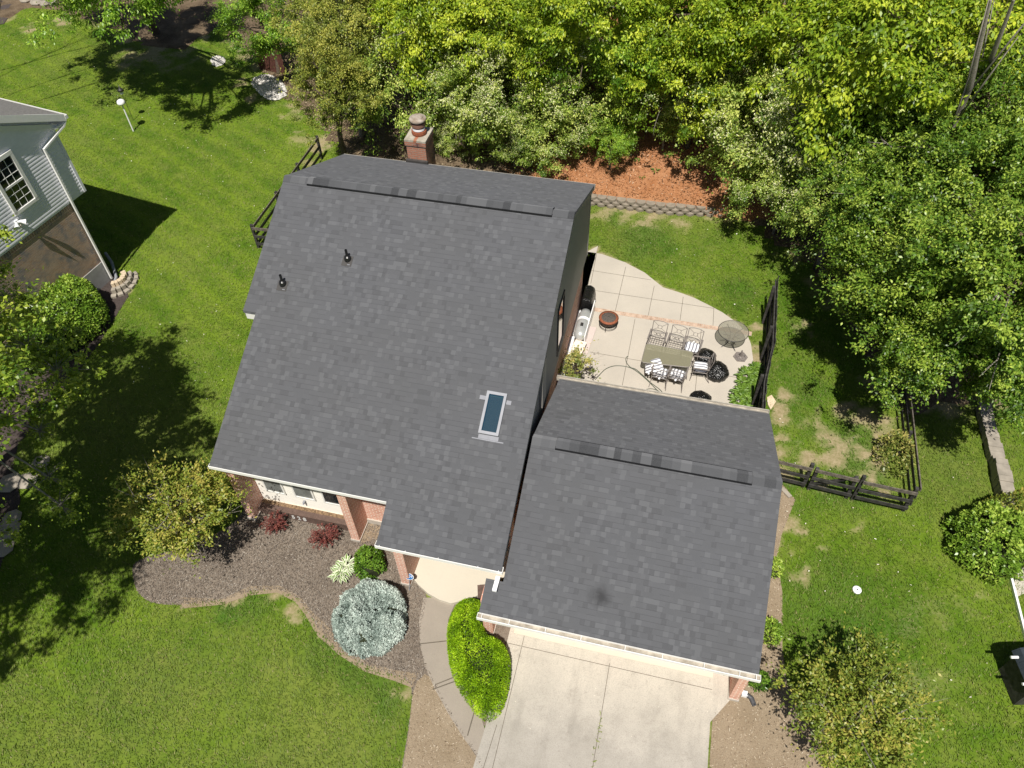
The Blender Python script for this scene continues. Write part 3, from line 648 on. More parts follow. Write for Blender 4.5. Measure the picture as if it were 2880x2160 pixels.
# fascia boards (rakes) and soffits
def rake(b, x, y0, y1, zfun, h=.18, t=.03, d=.012):
    z0, z1 = zfun(y0) - d, zfun(y1) - d; b.prism([(y0, z0 - h), (y1, z1 - h), (y1, z1), (y0, z0)], 'x', x, x + t)
b = MB(HO); rake(b, XR - .035, 8.75, RY, zf_); rake(b, XR - .035, RY, 21.5, zr_); b.build('rake_board', M_TANGR, house)
b = MB(HO); rake(b, -11.19, 9.78, 13.75, zf_); rake(b, -11.59, 13.8, RY, zf_); rake(b, -11.59, RY, 21.5, zr_); b.build('rake_board', M_WHITE, house)
b = MB(HO); b.box(-11.57, -11.2, 13.765, 13.85, 5.0, 5.23); b.build('fascia_board', M_WHITE, house)
for a in ((-11.15, -6.1, 9.86, 9.89, 3.08, 3.36), (-6.06, XR - .05, 8.84, 8.87, 2.62, 2.88), (-11.5, XR - .05, 21.42, 21.45, 5.2, 5.45)): b = MB(HO); b.box(*a); b.build('fascia_board', M_WHITE, house)
for a in ((-11.15, XR - .06, 9.9, 10.74, 3.06, 3.075), (-6.02, XR - .06, 8.88, 9.88, 2.6, 2.615)): b = MB(HO); b.box(*a); b.build('soffit', M_WHITE, house)
# gutters: open troughs with straps
def gutter(par, off, x0, x1, yo, yi, zt, front=-1, straps=True, dep=.11, name='gutter'):
    """yo outer lip, yi inner edge"""
    g = MB(off); y0, y1 = min(yo, yi), max(yo, yi)
    g.box(x0, x1, y0, y1, zt - dep, zt - dep + .006)
    lipw = .022
    if front < 0: g.box(x0, x1, y0, y0 + lipw, zt - dep + .008, zt); g.box(x0, x1, y1 - .008, y1, zt - dep + .008, zt + .004)
    else: g.box(x0, x1, y1 - lipw, y1, zt - dep + .008, zt); g.box(x0, x1, y0, y0 + .008, zt - dep + .008, zt + .004)
    g.box(x0 - .012, x0, y0, y1, zt - dep, zt + .002); g.box(x1, x1 + .012, y0, y1, zt - dep, zt + .002); o = g.build(name, M_GUTWH if straps else M_GUTREAR, par)
    d = MB(off); d.box(x0 + .002, x1 - .002, y0 + lipw + .002, y1 - .01, zt - dep + .01, zt - dep + .045); d.build('gutter_debris', M_GUTIN, o)
    if straps:
        xs_ = [x0 + .1]; x = x0 + .8
        while x < x1 - .2: xs_.append(x); x += random.uniform(.75, 1.3)
        for x in xs_ + [x1 - .1]: k = MB(off); k.box(x, x + .015, y0 + .02, y1 - .005, zt - .012, zt + .003); k.build('gutter_strap', M_GUTWH, o)
    return o
gutter(house, HO, -11.22, -6.14, 9.71, 9.86, 3.37); gutter(house, HO, -6.14, -2.8, 8.68, 8.84, 2.90); gutter(house, HO, -11.6, XR, 21.58, 21.44, 5.49, front=1, straps=False)
b = MB(HO); b.tube([(-2.9, 8.72, 2.80), (-2.9, 8.68, 2.68), (-2.9, 8.45, 2.56)], .045, 8); dsp = MB(HO); dsp.box(-2.955, -2.845, 8.28, 8.68, 2.625, 2.69); dsp.build('downspout_elbow', M_PLSTC, house)
# body
SX = -2.93
def wallbox(name, m, fn):
    b = MB(HO); fn(b); return b.build(name, m, house)
wallbox('lower_wall', M_BRICK, lambda b: b.box(-11.0, -3.05, 10.84, 21.6, .02, 2.72))
wallbox('foundation', M_FOUND, lambda b: b.box(-11.04, -2.99, 10.80, 21.64, -.1, .22))
def up(b): b.prism([(10.86, 2.72), (22.1 - .75, 2.72), (22.1 - .75, zr_(21.35) - .1), (RY, RZ - .1), (10.86, zf_(10.86) - .1)], 'x', -10.98, SX - .02)
wallbox('upper_wall', M_TANGR, up)
# lapped siding on the east gable
b = MB(HO); z = 2.66; ys, ye = 11.9, 21.42
while z < RZ - .25:
    def yl(zz): return max(ys, 8.72 + (zz + .1 - 2.9) / MF)
    def yr(zz): return min(ye, RY + (RZ - .1 - zz) / MR)
    a0, a1, c0, c1 = yl(z), yr(z), yl(z + .12), yr(z + .12)
    if c1 - c0 > .1: b.add([(SX + .016, a0, z), (SX + .016, a1, z), (SX, c1, z + .12), (SX, c0, z + .12), (SX - .01, a0, z), (SX - .01, a1, z)], [(0, 1, 2, 3), (0, 4, 5, 1)])
    z += .12
b.box(SX - .9, SX + .014, 21.42, 21.45, 2.64, zr_(21.45) - .12); b.build('siding', M_TANGR, house)
wallbox('chase', M_TANGR, lambda b: (b.box(SX + .02, SX + .1, 13.55, 14.02, 3.5, zf_(13.6) - .1)))
wallbox('corner_board', M_TANGR, lambda b: b.box(SX + .001, SX + .03, 21.38, 21.46, 2.64, 5.3))
# rear part of the upper storey reaching out to the west
wallbox('west_bay', M_WCLAP, lambda b: b.prism([(14.2, 2.7), (21.3, 2.7), (21.3, zr_(21.3) - .1), (RY, RZ - .1), (14.2, zf_(14.2) - .1)], 'x', -11.42, -10.9))
wallbox('bay_underside', M_BLKW, lambda b: b.box(-11.38, -10.95, 14.25, 21.2, 2.6, 2.69))
# east window
b = MB(HO)
for (y0, y1, z0, z1) in ((16.0, 16.92, 4.93, 4.98), (16.0, 16.92, 3.03, 3.08), (16.0, 16.04, 3.08, 4.93), (16.88, 16.92, 3.08, 4.93)): b.box(SX + .002, SX + .05, y0, y1, z0, z1)
w = b.build('window', M_BLKMET, house); b = MB(HO); b.box(SX, SX + .02, 16.04, 16.88, 3.08, 4.93); b.build('pane', M_MIRR, w)
# white clapboard front between the brick wings
b = MB(HO); z = .30
while z < 3.0:
    b.add([(-10.98, 10.760, z), (-7.9, 10.760, z), (-7.9, 10.775, z + .11), (-10.98, 10.775, z + .11), (-10.98, 10.79, z), (-7.9, 10.79, z)], [(0, 1, 2, 3), (0, 4, 5, 1)]); z += .11
b.box(-10.98, -7.9, 10.776, 10.84, .3, 3.05); b.build('front_siding', M_WCLAP, house)
wallbox('sill_board', M_CREAM, lambda b: b.box(-10.98, -7.9, 10.735, 10.80, .12, .292))
for i, (x0, x1) in enumerate(((-10.66, -10.12), (-9.72, -9.16), (-8.78, -8.22))):
    b = MB(HO); z0, z1 = .88, 2.2
    for (a, c, d, e) in ((x0 - .05, x1 + .05, z1, z1 + .05), (x0 - .05, x1 + .05, z0 - .05, z0), (x0 - .05, x0, z0, z1), (x1, x1 + .05, z0, z1)): b.box(a, c, 10.715, 10.77, d, e)
    w = b.build('window', M_WHITE, house); b = MB(HO); b.box(x0, x1, 10.74, 10.756, z0, z1); b.build('pane', (M_MIRR if False else plain('screened_glass', (.17, .18, .17), .3, .5, var=.25, sc=5)) if i < 2 else M_GLDK, w)
b = MB(HO); b.box(-9.55, -9.49, 10.66, 10.76, .62, .68); b.tube([(-9.52, 10.66, .65), (-9.52, 10.62, .62)], .02, 8); b.build('tap', M_METAL, house)
# brick wings
def wing(x0, x1, y0, y1, h, nm='brick_wing'):
    b = MB(HO); b.box(x0, x1, y0, y1, .06, h); w = b.build(nm, M_BRICK, house); b = MB(HO); b.box(x0 - .02, x1 + .02, y0 - .03, y1, -.05, .10); b.build('footing', M_FOUND, w)
wing(-11.25, -10.99, 10.14, 10.83, 3.06); wing(-7.88, -7.62, 10.14, 10.835, 3.06); wing(-5.96, -5.69, 9.13, 10.835, 2.6)
# entry: door and side light in the recess
b = MB(HO); b.box(-5.2, -4.2, 10.78, 10.835, .15, 2.2); b.build('front_door', plain('dark_red_door', (.18, .04, .03), .4), house)
# ------- chimney
ch = MB(HO); ch.box(-9.25, -8.58, 21.56, 22.38, 0, 6.14); ch.box(-9.285, -8.545, 21.525, 22.415, 6.142, 6.29); chim = ch.build('chimney', M_CHIM, house)
c = MB((-9.2, 21.5, 6.1)); c.box(-9.29, -8.54, 21.52, 22.42, 6.292, 6.36); cr = c.build('chimney_crown', M_CROWN, chim); cr.location = Vector((-9.2, 21.5, 6.1)) - Vector(HO)
c = MB(HO); c.box(-9.30, -8.53, 21.46, 21.56, 5.46, 5.62); c.build('flashing', M_DARKFA, chim)
c = MB(HO); c.lathe([(.24, 6.36), (.26, 6.42), (.25, 6.5), (.19, 6.51), (.19, 6.64)], (-8.90, 21.99, 0), 28); pot = c.build('chimney_pot', M_RUST, chim)
c = MB(HO); c.lathe([(.21, 6.53), (.215, 6.53), (.215, 6.60), (.21, 6.60)], (-8.9, 21.99, 0), 28); c.build('storm_collar', M_PLSTC, chim)
c = MB(HO); c.lathe([(.2, 6.66), (.235, 6.66), (.235, 6.78), (.2, 6.78)], (-8.9, 21.99, 0), 28); c.lathe([(.15, 6.6), (.15, 6.9)], (-8.9, 21.99, 0), 16); c.build('flue_band', plain('brown_rust_metal', (.22, .12, .085), .6), chim)
c = MB(HO); c.lathe([(.28, 6.86), (.29, 6.9), (.28, 6.93), (.2, 6.955), (.18, 6.99), (.1, 7.0), (0.001, 7.0)], (-8.9, 21.99, 0), 30); c.build('chimney_cap', plain('tan_rust_cap', (.30, .22, .15), .55, .4, var=.3, sc=5, col2=(.46, .41, .35)), chim)
# ------- roof pipes
def pipe(x, y, zfun, m, par, off):
    z = zfun(y); b = MB(off); b.lathe([(.10, z - .06), (.105, z + .03), (.09, z + .1), (.05, z + .13), (.048, z + .16)], (x, y, 0), 18)
    v = b.build('roof_pipe', M_BLKP, par); b = MB(off); b.lathe([(.038, z + .1), (.038, z + .34), (.028, z + .34), (.028, z + .25)], (x, y, 0), 14, cap=False); b.build('pipe', M_BLKP, v)
    b = MB(off); b.obox((x + .0, y - .05, z - .05 * m + .004), (.15, 0, 0), (0, .14, .14 * m), (0, 0, .004)); b.build('flashing', M_DARKFA, v)
    b = MB(off); b.box(x + .03, x + .11, y - .17, y - .145, z - .16 * m + .01, z - .16 * m + .02); b.build('pipe_clip', M_METAL, v)
pipe(-10.65, 14.62, zf_, MF, house, HO); pipe(-8.95, 15.55, zf_, MF, house, HO)
# ------- skylight
sm = math.hypot(1, MF)
def skp(x, y, l): return Vector((x, y, zf_(y))) + Vector((0, -MF / sm, 1 / sm)) * l
def skbar(b, x0, x1, y0, y1, l0, l1):
    b.add([skp(x, y, l) for l in (l0, l1) for y in (y0, y1) for x in (x0, x1)], [(0, 2, 3, 1), (4, 5, 7, 6), (0, 1, 5, 4), (2, 6, 7, 3), (0, 4, 6, 2), (1, 3, 7, 5)])
b = MB(HO); f = .05
for a in ((KX0 - .02, KX1 + .02, KY0 - .02, KY0 + f), (KX0 - .02, KX1 + .02, KY1 - f, KY1 + .02), (KX0 - .02, KX0 + f, KY0 + f, KY1 - f), (KX1 - f, KX1 + .02, KY0 + f, KY1 - f)): skbar(b, *a, .0, .09)
sk = b.build('skylight', M_METAL, house)
b = MB(HO); skbar(b, KX0 + f - .005, KX1 - f + .005, KY0 + f - .005, KY1 - f + .005, .062, .068); b.build('skylight_glass', M_SKGLASS, sk)
M_FLSH = plain('dull_flashing', (.22, .225, .25), .5, .3, var=.1)
for a in ((KX0 - .2, KX0 - .03, KY1 - .2, KY1 - .1, .001, .006), (KX1 + .03, KX1 + .16, KY1 - .22, KY1 - .12, .001, .006), (KX0 - .01, KX1 + .03, KY0 - .13, KY0 - .03, .001, .008), (KX0 - .17, KX1 + .18, KY0 - .16, KY0 - .135, .001, .01)): b = MB(HO); skbar(b, *a); b.build('skylight_flashing', M_FLSH, sk)
b = MB(HO); b.add([skp(KX0, KY0, -.05), skp(KX1, KY0, -.05), skp(KX1, KY1, -.05), skp(KX0, KY1, -.05), Vector((KX0, KY0, 3.2)), Vector((KX1, KY0, 3.2)), Vector((KX1, KY1, 3.2)), Vector((KX0, KY1, 3.2))],
    [(0, 4, 5, 1), (1, 5, 6, 2), (3, 7, 4, 0), (4, 7, 6, 5)]); b.build('skylight_shaft', plain('blue_shaft', (.08, .28, .46), .6, var=.05), sk)  # remaining shaft walls painted blue, as the unlit ones
b = MB(HO); b.box(KX0 + .01, KX1 - .01, KY1 - .03, KY1 - .01, 4.38, 4.72); b.build('shaft_sunlit_wall', plain('sunlit_wall_tone', (.62, .78, .68), .6, var=.03), sk)  # north shaft wall, its sunlit look painted into the pale colour

# ================================================================== GARAGE
GO = (.4, 12, 0); GR, GRZ, GF, GB = 11.98, 4.2, .488, .5
def gf_(y): return 2.2 + GF * (y - 7.88)
def gb_(y): return GRZ - GB * (y - GR)
gar = thing('garage', 'attached brick garage with its own dark grey shingle roof above the driveway', 'garage', GO)
b = MB(GO); slab(b, -3.2, 3.58, 7.88, 8.62, gf_); slab(b, -2.76, 3.58, 8.62, GR, gf_); slab(b, -2.76, 3.58, GR, 15.76, gb_, vflip=True); b.build('roof', M_SHIN, gar)
ridge_vent(-2.12, 2.86, GR, GRZ, GF, GB, gar, GO, -2.76, 3.58)
gutter(gar, GO, -3.22, 3.62, 7.72, 7.87, 2.17); gutter(gar, GO, -2.84, 3.56, 15.9, 15.77, 2.33, front=1, straps=False)
for a in ((3.545, 7.9, GR, gf_), (3.545, GR, 15.74, gb_), (-3.195, 7.9, 8.6, gf_)): b = MB(GO); rake(b, *a, .16); b.build('rake_board', M_TANGR, gar)
for a in ((8.64, GR, gf_), (GR, 15.74, gb_)): b = MB(GO); rake(b, -2.755, *a, .2); b.build('rake_board', M_DARKFA, gar)  # boards coloured near black for the unlit gap beside the main roof
for a in ((-3.19, 3.55, 7.9, 8.57, 2.0, 2.015), (-2.7, 3.5, 15.4, 15.75, 2.15, 2.16)): b = MB(GO); b.box(*a); b.build('soffit', M_WHITE, gar)
b = MB(GO); b.box(-3.15, 3.5, 7.875, 7.898, 2.0, 2.14); b.build('fascia_board', M_WHITE, gar)
b = MB(GO); b.box(-2.7, 3.45, 8.66, 15.3, .02, 2.3); b.prism([(8.66, 2.3), (15.3, 2.3), (GR, GRZ - .14)], 'x', -2.69, 3.44); b.build('wall', M_BRICK, gar)
for a in ((-3.02, -2.52), (-.02, .38), (2.86, 3.28)): b = MB(GO); b.box(a[0], a[1], 8.58, 8.655, .06, 2.0); b.build('front_pier', M_BRICK, gar)
def gwing(x0, x1, y0, y1, h, par):
    b = MB(GO); b.box(x0, x1, y0, y1, .08, h); w = b.build('brick_wing', M_BRICK, par); b = MB(GO); b.box(x0 - .02, x1 + .02, y0 - .03, y1, -.05, .10); b.build('footing', M_FOUND, w)
gwing(-3.29, -3.03, 8.27, 8.70, 2.0, gar); gwing(3.27, 3.5, 7.99, 8.70, 2.0, gar)
for x0, x1 in ((-2.5, -.04), (.4, 2.84)):
    b = MB(GO); b.box(x0, x1, 8.62, 8.655, .035, 2.05); dr = b.build('garage_door', M_CREAM, gar); b = MB(GO)
    for r in range(4):
        for k in range(4):
            a = x0 + .08 + k * (x1 - x0 - .1) / 4; b.box(a, a + (x1 - x0) / 4 - .12, 8.61, 8.62, .1 + r * .5, .5 + r * .5)
    b.build('door_panel', M_CREAM, dr)
b = MB(GO); b.box(-2.5, 2.84, 8.42, 8.61, .031, .05); b.build('threshold', M_PORCH, gar)
# ================================================================== NEIGHBOUR'S HOUSE (local axes: x out of the visible wall, y north along it)
NRZ = -math.atan2(.1625, .9867); NL = (-21.74, 19.1, 0)
nh = thing('neighbour_house', 'neighbouring house with pale grey siding over dark brown brick at the left edge', 'house', NL, NRZ)
class LB(MB):
    pass
def nbuild(name, m, fn, par=None, smooth=False):
    b = MB(); fn(b); return b.build(name, m, par or nh, smooth)
nr = lambda y: 6.62 - .52 * (y - 1.22)      # neighbour's rear roof slope
nbuild('brick_wall', M_NBRICK, lambda b: b.box(-10, 0, -9, 0, .92, 3.76))
nbuild('foundation', plain('grey_painted_foundation', (.34, .34, .33), .8, var=.12, sc=4, bump=.3), lambda b: b.box(-10.02, .03, -9, .03, -.1, .92))
def soldier(b):
    y = -9
    while y < -.08: b.box(0, .022, y, y + .09, 3.50, 3.70); y += .105
nbuild('soldier_course', M_NBRICK, soldier)
nbuild('upper_wall', M_SIDN, lambda b: b.prism([(-9, 3.78), (.78, 3.78), (.78, nr(.78) - .16), (-3.9, nr(-3.9) - .16), (-9, nr(-3.9) - .16 - 2.3)], 'x', -10, .02))
def laps(b):
    z = 3.78
    while z < 8.6:
        zt = z + .125; yn = min(.70, 1.22 - (zt - 6.62 + .2) / .52) if zt > 6.0 else .70
        if yn < -8: break
        pr = [(.03, z), (.054, z), (.054, z + .035), (.047, z + .085), (.046, zt)]
        b.add([(x, y, zz) for x, zz in pr for y in (-9, yn)], [(2 * i, 2 * i + 1, 2 * i + 3, 2 * i + 2) for i in range(4)]); z = zt
nbuild('siding', M_SIDN, laps)
nbuild('corner_board', M_SIDN, lambda b: (b.box(.0, .075, .70, .80, 3.72, 6.5), b.box(.0, .04, -9, .8, 3.70, 3.775)))
nbuild('corner_board', M_NBRICK, lambda b: b.box(-.1, .01, -.02, .01, .93, 3.75)) if False else None
rf = nbuild('roof', M_NROOF, lambda b: b.prism([(1.22, 6.56), (-3.9, nr(-3.9) - .06), (-9, nr(-3.9) - 2.5), (-9, nr(-3.9) - 2.4), (-3.9, nr(-3.9) + .04), (1.22, 6.62)], 'x', -10.2, .25))
nbuild('rake_board', M_GUTWH, lambda b: b.prism([(1.24, 6.36), (-3.9, nr(-3.9) - .28), (-3.9, nr(-3.9) + .01), (1.24, 6.62)], 'x', .22, .262))
nbuild('eave_return', M_GUTWH, lambda b: (b.box(.05, .22, .72, 1.22, 6.3, 6.36), b.prism([(1.0, 6.18), (-3.9, nr(-3.9) - .62), (-3.9, nr(-3.9) - .4), (1.0, 6.34)], 'x', .05, .12)))
nbuild('gutter', M_GUTWH, lambda b: (b.box(-10, .27, 1.24, 1.36, 6.42, 6.44), b.box(-10, .27, 1.345, 1.365, 6.44, 6.55), b.box(.25, .27, 1.24, 1.36, 6.44, 6.55)))
nbuild('soffit', M_GUTWH, lambda b: b.box(-10, .2, .8, 1.24, 6.28, 6.3))
nbuild('downspout', M_GUTWH, lambda b: (b.bar((.22, 1.25, 6.42), (.2, 1.05, 6.22), .08, .06), b.bar((.2, 1.05, 6.24), (.13, .06, 5.93), .08, .06), b.bar((.13, .04, 5.95), (.12, -.04, .12), .085, .06)))
# window with colonial grid
def wfr(b):
    y0, y1, z0, z1 = -2.07, -1.03, 4.61, 6.42
    for a in ((y0, y1, z1 - .02, z1 + .12), (y0, y1, z0 - .03, z0 + .08), (y0, y0 + .11, z0, z1), (y1 - .11, y1, z0, z1)): b.box(.05, .12, a[0], a[1], a[2], a[3])
nw = nbuild('window', M_WHITE, wfr)
nbuild('pane', M_GLDK, lambda b: b.box(.05, .07, -1.95, -1.15, 4.7, 6.38), nw)
def bars(b):
    b.box(.07, .105, -1.95, -1.15, 5.48, 5.55)
    for y in (-1.95 + .267 - .008, -1.95 + .533 - .008): b.box(.07, .085, y, y + .014, 4.7, 6.38)
    for z in (4.96, 5.22, 5.82, 6.1): b.box(.07, .085, -1.95, -1.15, z, z + .014)
nbuild('window_bars', M_WHITE, bars, nw)
def fl(b):
    b.box(.05, .1, -2.22, -2.08, 4.3, 4.44)
    for s in (-1, 1): b.tube([(.1, -2.15 + s * .03, 4.37), (.17, -2.15 + s * .1, 4.36), (.26, -2.15 + s * .19, 4.3)], [.03, .05, .1], 10)
nbuild('floodlight', M_PLSTC, fl, None, False)
nbuild('motion_sensor', M_CREAM, lambda b: b.lathe([(.03, 4.18), (.04, 4.22), (.03, 4.27)], (.16, -2.15, 0), 10))
p = D(240, 575)
ex = thing('downspout_extension', 'grey corrugated downspout pipe curving over the corner bed of the left house', 'drain pipe', (p.x, p.y, 0))
b = MB((p.x, p.y, 0)); c0 = q(1, 1700, 1620) if False else F(306, 730); c1 = F(320, 748); c2 = F(330, 785); b.tube([(c0.x, c0.y, .35), (c1.x, c1.y, .2), (c2.x, c2.y, .1), (c2.x + .1, c2.y - .35, .07)], .06, 10)
b.build('pipe', M_GREYPIPE, ex)
# three courses of edging stone in an arc
st = thing('stone_edging', 'arc of stacked tan edging stones at the corner bed of the left house', 'stone edging', tuple(F(362, 795)))
cx, cy = F(335, 800).x, F(335, 800).y
for k in range(3):
    b = MB(st.location)
    for i in range(7):
        a = -1.15 + i * .36; r = .30 + .16 * k
        b.obox((cx + r * math.cos(a) + random.uniform(-.02, .02), cy + r * 1.25 * math.sin(a), .05 + .085 * (2 - k)), (math.cos(a) * .09, math.sin(a) * .09, 0), (-math.sin(a) * (.06 + .02 * k), math.cos(a) * (.06 + .02 * k), 0), (0, 0, .05 + .08 * (2 - k)))
    b.build('stone_course', M_FLAG if k == 0 else M_STONE, st)
# dark bed border stones near the left edge
for i, (x, y, s) in enumerate(((90, 1000, .3), (60, 1040, .35), (22, 1045, .4), (28, 1120, .3), (14, 1150, .45), (8, 1185, .35))):
    c = D(x, y); b = MB(c); b.lathe([(s * .9, 0), (s, .06), (s * .7, .12), (0.01, .14)], c, 7)
    o = b.build('border_stone', M_STONE); o.location = c
    tag(o, ['flat pinkish border stone beside the leafy branch tips, farthest up the left bed', 'second flat border stone down the left bed', 'flat grey border stone touching the left photo edge under the branches',
            'small grey border stone in shade below the middle branch', 'large cracked border stone lower on the left bed', 'lowest grey border stone at the left photo edge'][i], 'stone', 'border stones of the left bed')
# stones at the top left
for i, (x, y, s) in enumerate(((58, 3, .4), (82, 8, .45), (98, 12, .3), (118, 12, .28))):
    c = D(x, y); b = MB(c); b.lathe([(s * .9, 0), (s, .12), (s * .7, .26), (0.01, .3)], c, 7); o = b.build('boulder', M_STONE); o.location = c
    tag(o, ['grey boulder at the top left corner next to the dark path', 'largest grey boulder on the top left lawn edge', 'third grey boulder from the left on the top edge', 'small grey boulder nearest the hanging branches'][i], 'boulder', 'boulders on the top left edge')
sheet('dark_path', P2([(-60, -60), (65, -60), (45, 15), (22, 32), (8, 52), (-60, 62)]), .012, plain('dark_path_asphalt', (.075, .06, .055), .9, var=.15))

# ================================================================== THINGS BY THE HOUSE
# planter with house number
pl = thing('planter', 'brown timber planter box with white house number under the front windows', 'planter', (-9.4, 10.5, 0)); PO = (-9.4, 10.5, 0)
b = MB(PO); b.box(-10.97, -7.9, 10.40, 10.585, 0, .34); b.build('front_board', M_DTIMB, pl)
b = MB(PO); b.box(-10.97, -7.9, 10.588, 10.732, .0, .30); b.build('soil_fill', plain('planter_leaf_litter', (.11, .07, .045), .9, var=.5, sc=22, col2=(.32, .21, .12)), pl)
def text(s, size, m, mat, par=None, name='numeral', ext=.004):
    c = bpy.data.curves.new(name, 'FONT'); c.body = s; c.size = size; c.extrude = ext; c.align_x = 'CENTER'; c.align_y = 'CENTER'; c.offset = size * .012
    o = bpy.data.objects.new(name, c); COL.objects.link(o); bpy.context.view_layer.update()
    me = bpy.data.meshes.new_from_object(o); bpy.data.objects.remove(o); me.transform(m); me.materials.clear(); me.materials.append(mat)
    return link(name, me, par)
for i, (ch_, px, py) in enumerate((('5', 1048, 727), ('2', 1107, 740), ('8', 1165, 750))):
    P_ = q('a', px, py, .17); text(ch_, .24, Matrix.Translation((P_.x - PO[0], 10.392 - PO[1], .17)) @ Matrix.Rotation(math.pi / 2, 4, 'X'), M_GREYTX, pl)
# yard sign
P_ = q(8, 425, 452, .55); Bq = Vector((P_.x, 8.96, 0)); ys_ = thing('yard_sign', 'blue octagonal security yard sign with white letters at the third brick wing', 'sign', Bq)
b = MB(); b.prism([(.135 * math.cos(math.pi / 8 + k * math.pi / 4) * 1.05, .55 + .12 * math.sin(math.pi / 8 + k * math.pi / 4)) for k in range(8)], 'y', -.008, .0); sb = b.build('sign_rim', M_PLSTC, ys_)
b = MB(); b.prism([(.118 * math.cos(math.pi / 8 + k * math.pi / 4) * 1.05, .55 + .104 * math.sin(math.pi / 8 + k * math.pi / 4)) for k in range(8)], 'y', -.012, -.009); b.build('sign_face', M_BLUE, ys_)
text('ADT', .105, Matrix.Translation((0, -.0125, .56)) @ Matrix.Rotation(math.pi / 2, 4, 'X'), M_TXT, ys_, 'lettering', .002)
b = MB(); b.tube([(0, .012, 0), (0, .012, .5)], .012, 6); b.build('stake', M_METAL, ys_)
for o in (ys_,): o.rotation_euler = (math.radians(-22), 0, 0)
# dark deck box with a sheet of paper
dbp = D(1046, 1274, .55); DBO = (dbp.x + .1, dbp.y + .0, 0)
dbx = thing('deck_box', 'dark brown box with a paper on its lid beside the lime hedge', 'box', DBO, math.radians(17))
b = MB(); b.box(-.26, .5, -.16, .16, .14, .5); b.build('box_body', M_BLKW, dbx); b = MB(); b.box(-.28, .52, -.19, .19, .503, .54); b.build('lid', M_DTIMB, dbx)
dp = thing('paper_note', 'white paper sheet with faint grey print lying on the dark box', 'paper', (DBO[0], DBO[1], .545), math.radians(12)); b = MB(); b.box(-.06, .22, -.07, .09, 0, .003); b.build('sheet', M_PAPER, dp)
b = MB(); [b.box(-.03 + k * .045, -.03 + k * .045 + .03, .03 - r * .035, .045 - r * .035, .004, .005) for k in range(5) for r in range(2)]; b.build('print', plain('grey_print', (.35, .35, .36), .7), dp)
# downspout foot at the right garage wing
ft_ = q(9, 395, 1195); fo = thing('drain_pipe', 'white and black drain elbow on dry soil at the right garage wing', 'drain pipe', tuple(ft_)); b = MB(ft_); b.box(ft_.x - .07, ft_.x + .07, ft_.y - .03, ft_.y + .1, .02, .14); b.build('elbow', M_PLSTC, fo)
b = MB(ft_); b.tube([(ft_.x + .06, ft_.y + .03, .09), (ft_.x + .18, ft_.y - .03, .08), (ft_.x + .27, ft_.y - .2, .06)], [.06, .065, .06], 10); b.build('pipe', M_BLKPIPE, fo)
# drain boards at the garage corner
c0, c1 = F(2198, 1375), F(2222, 1400); o = MB(c0).bar((c0.x, c0.y, .04), (c1.x, c1.y, .04), .13, .05).build('splash_block', M_STONE); o.location = c0; tag(o, 'small grey splash block on the soil by the east garage corner', 'splash block')

# ---- patio clutter along the east wall
gp = Vector((-2.76, 21.42, 0)); g = thing('covered_grill', 'black covered grill standing against the brick wall on the patio', 'grill', gp)
b = MB(); b.prism([(-.22, .04), (.22, .04), (.22, .5), (.17, .78), (.02, .9), (-.2, .86), (-.22, .5)], 'y', -.42, .42); o = b.build('cover', M_BAG, g); bv = o.modifiers.new('b', 'BEVEL'); bv.width = .05; bv.segments = 2
b = MB(); [b.tube([(.2, y, 0), (.2, y, .1)], .03, 8) for y in (-.45, .45)]; b.build('wheel', M_BLKP, g)
tp = Vector((-2.74, 20.15, 0)); tk = thing('metal_tank', 'long silver grey tank lying along the brick wall of the patio', 'tank', tp)
b = MB(); b.tube([(0, -.72, .42), (0, -.66, .42), (0, -.5, .42), (0, .5, .42), (0, .68, .42), (0, .74, .42)], [.08, .19, .24, .24, .19, .08], 20); b.build('tank_body', M_TANK, tk, True)
b = MB(); b.tube([(0, .1, .42), (0, .22, .42)], .245, 20); b.build('band', M_PLSTC, tk); b = MB(); b.box(-.05, .05, -.3, -.18, .64, .72); b.build('valve', M_BLKMET, tk); b = MB(); b.box(-.18, .18, .3, .42, .0, .24); b.box(-.18, .18, -.5, -.38, 0, .24); b.build('cradle', M_BLKMET, tk)
def plank(nm, a, b_, w, h, z0, lab, cat, mat, lean=0):
    a = Vector((a[0], a[1], 0)); b_ = Vector((b_[0], b_[1], 0)); mid = (a + b_) / 2; k = MB(mid); k.bar((a.x, a.y, z0 + h / 2), (b_.x, b_.y, z0 + h / 2), w, h); o = k.build(nm, mat); o.location = mid; return tag(o, lab, cat)
plank('white_board', (-2.50, 21.3), (-2.54, 19.35), .03, .62, .03, 'white upright board standing on edge beside the silver tank', 'board', M_PLSTC)
plank('foam_slab', (-2.99, 20.9), (-2.99, 19.6), .08, .38, .03, 'white foam strip between the silver tank and the wall', 'foam board', M_PLSTC)
plank('pink_board', q('b', 350, 920), q('b', 265, 1160), .27, .02, .05, 'pale pink plank lying flat on the patio by the wall', 'board', M_PINK)
plank('plywood_sheet', (-2.66, 19.45), (-2.76, 18.75), .42, .02, .3, 'cream panel sheet lying tilted near the patio shrub', 'board', plain('cream_sheet', (.78, .66, .56), .6, var=.04))
plank('white_shelf', (-2.97, 19.4), (-2.97, 18.2), .14, .5, .03, 'white narrow shelf board against the wall behind the patio shrub', 'board', M_PLSTC)
sh = thing('window_sash', 'white framed glazed sash leaning at the wall next to the garage roof', 'window', (-2.9, 17.4, 0))
b = MB((-2.9, 17.4, 0))
A_, B_, C_, D_ = Vector((-2.98, 18.0, .9)), Vector((-2.98, 16.7, .9)), Vector((-2.8, 16.9, .3)), Vector((-2.8, 18.1, .3))
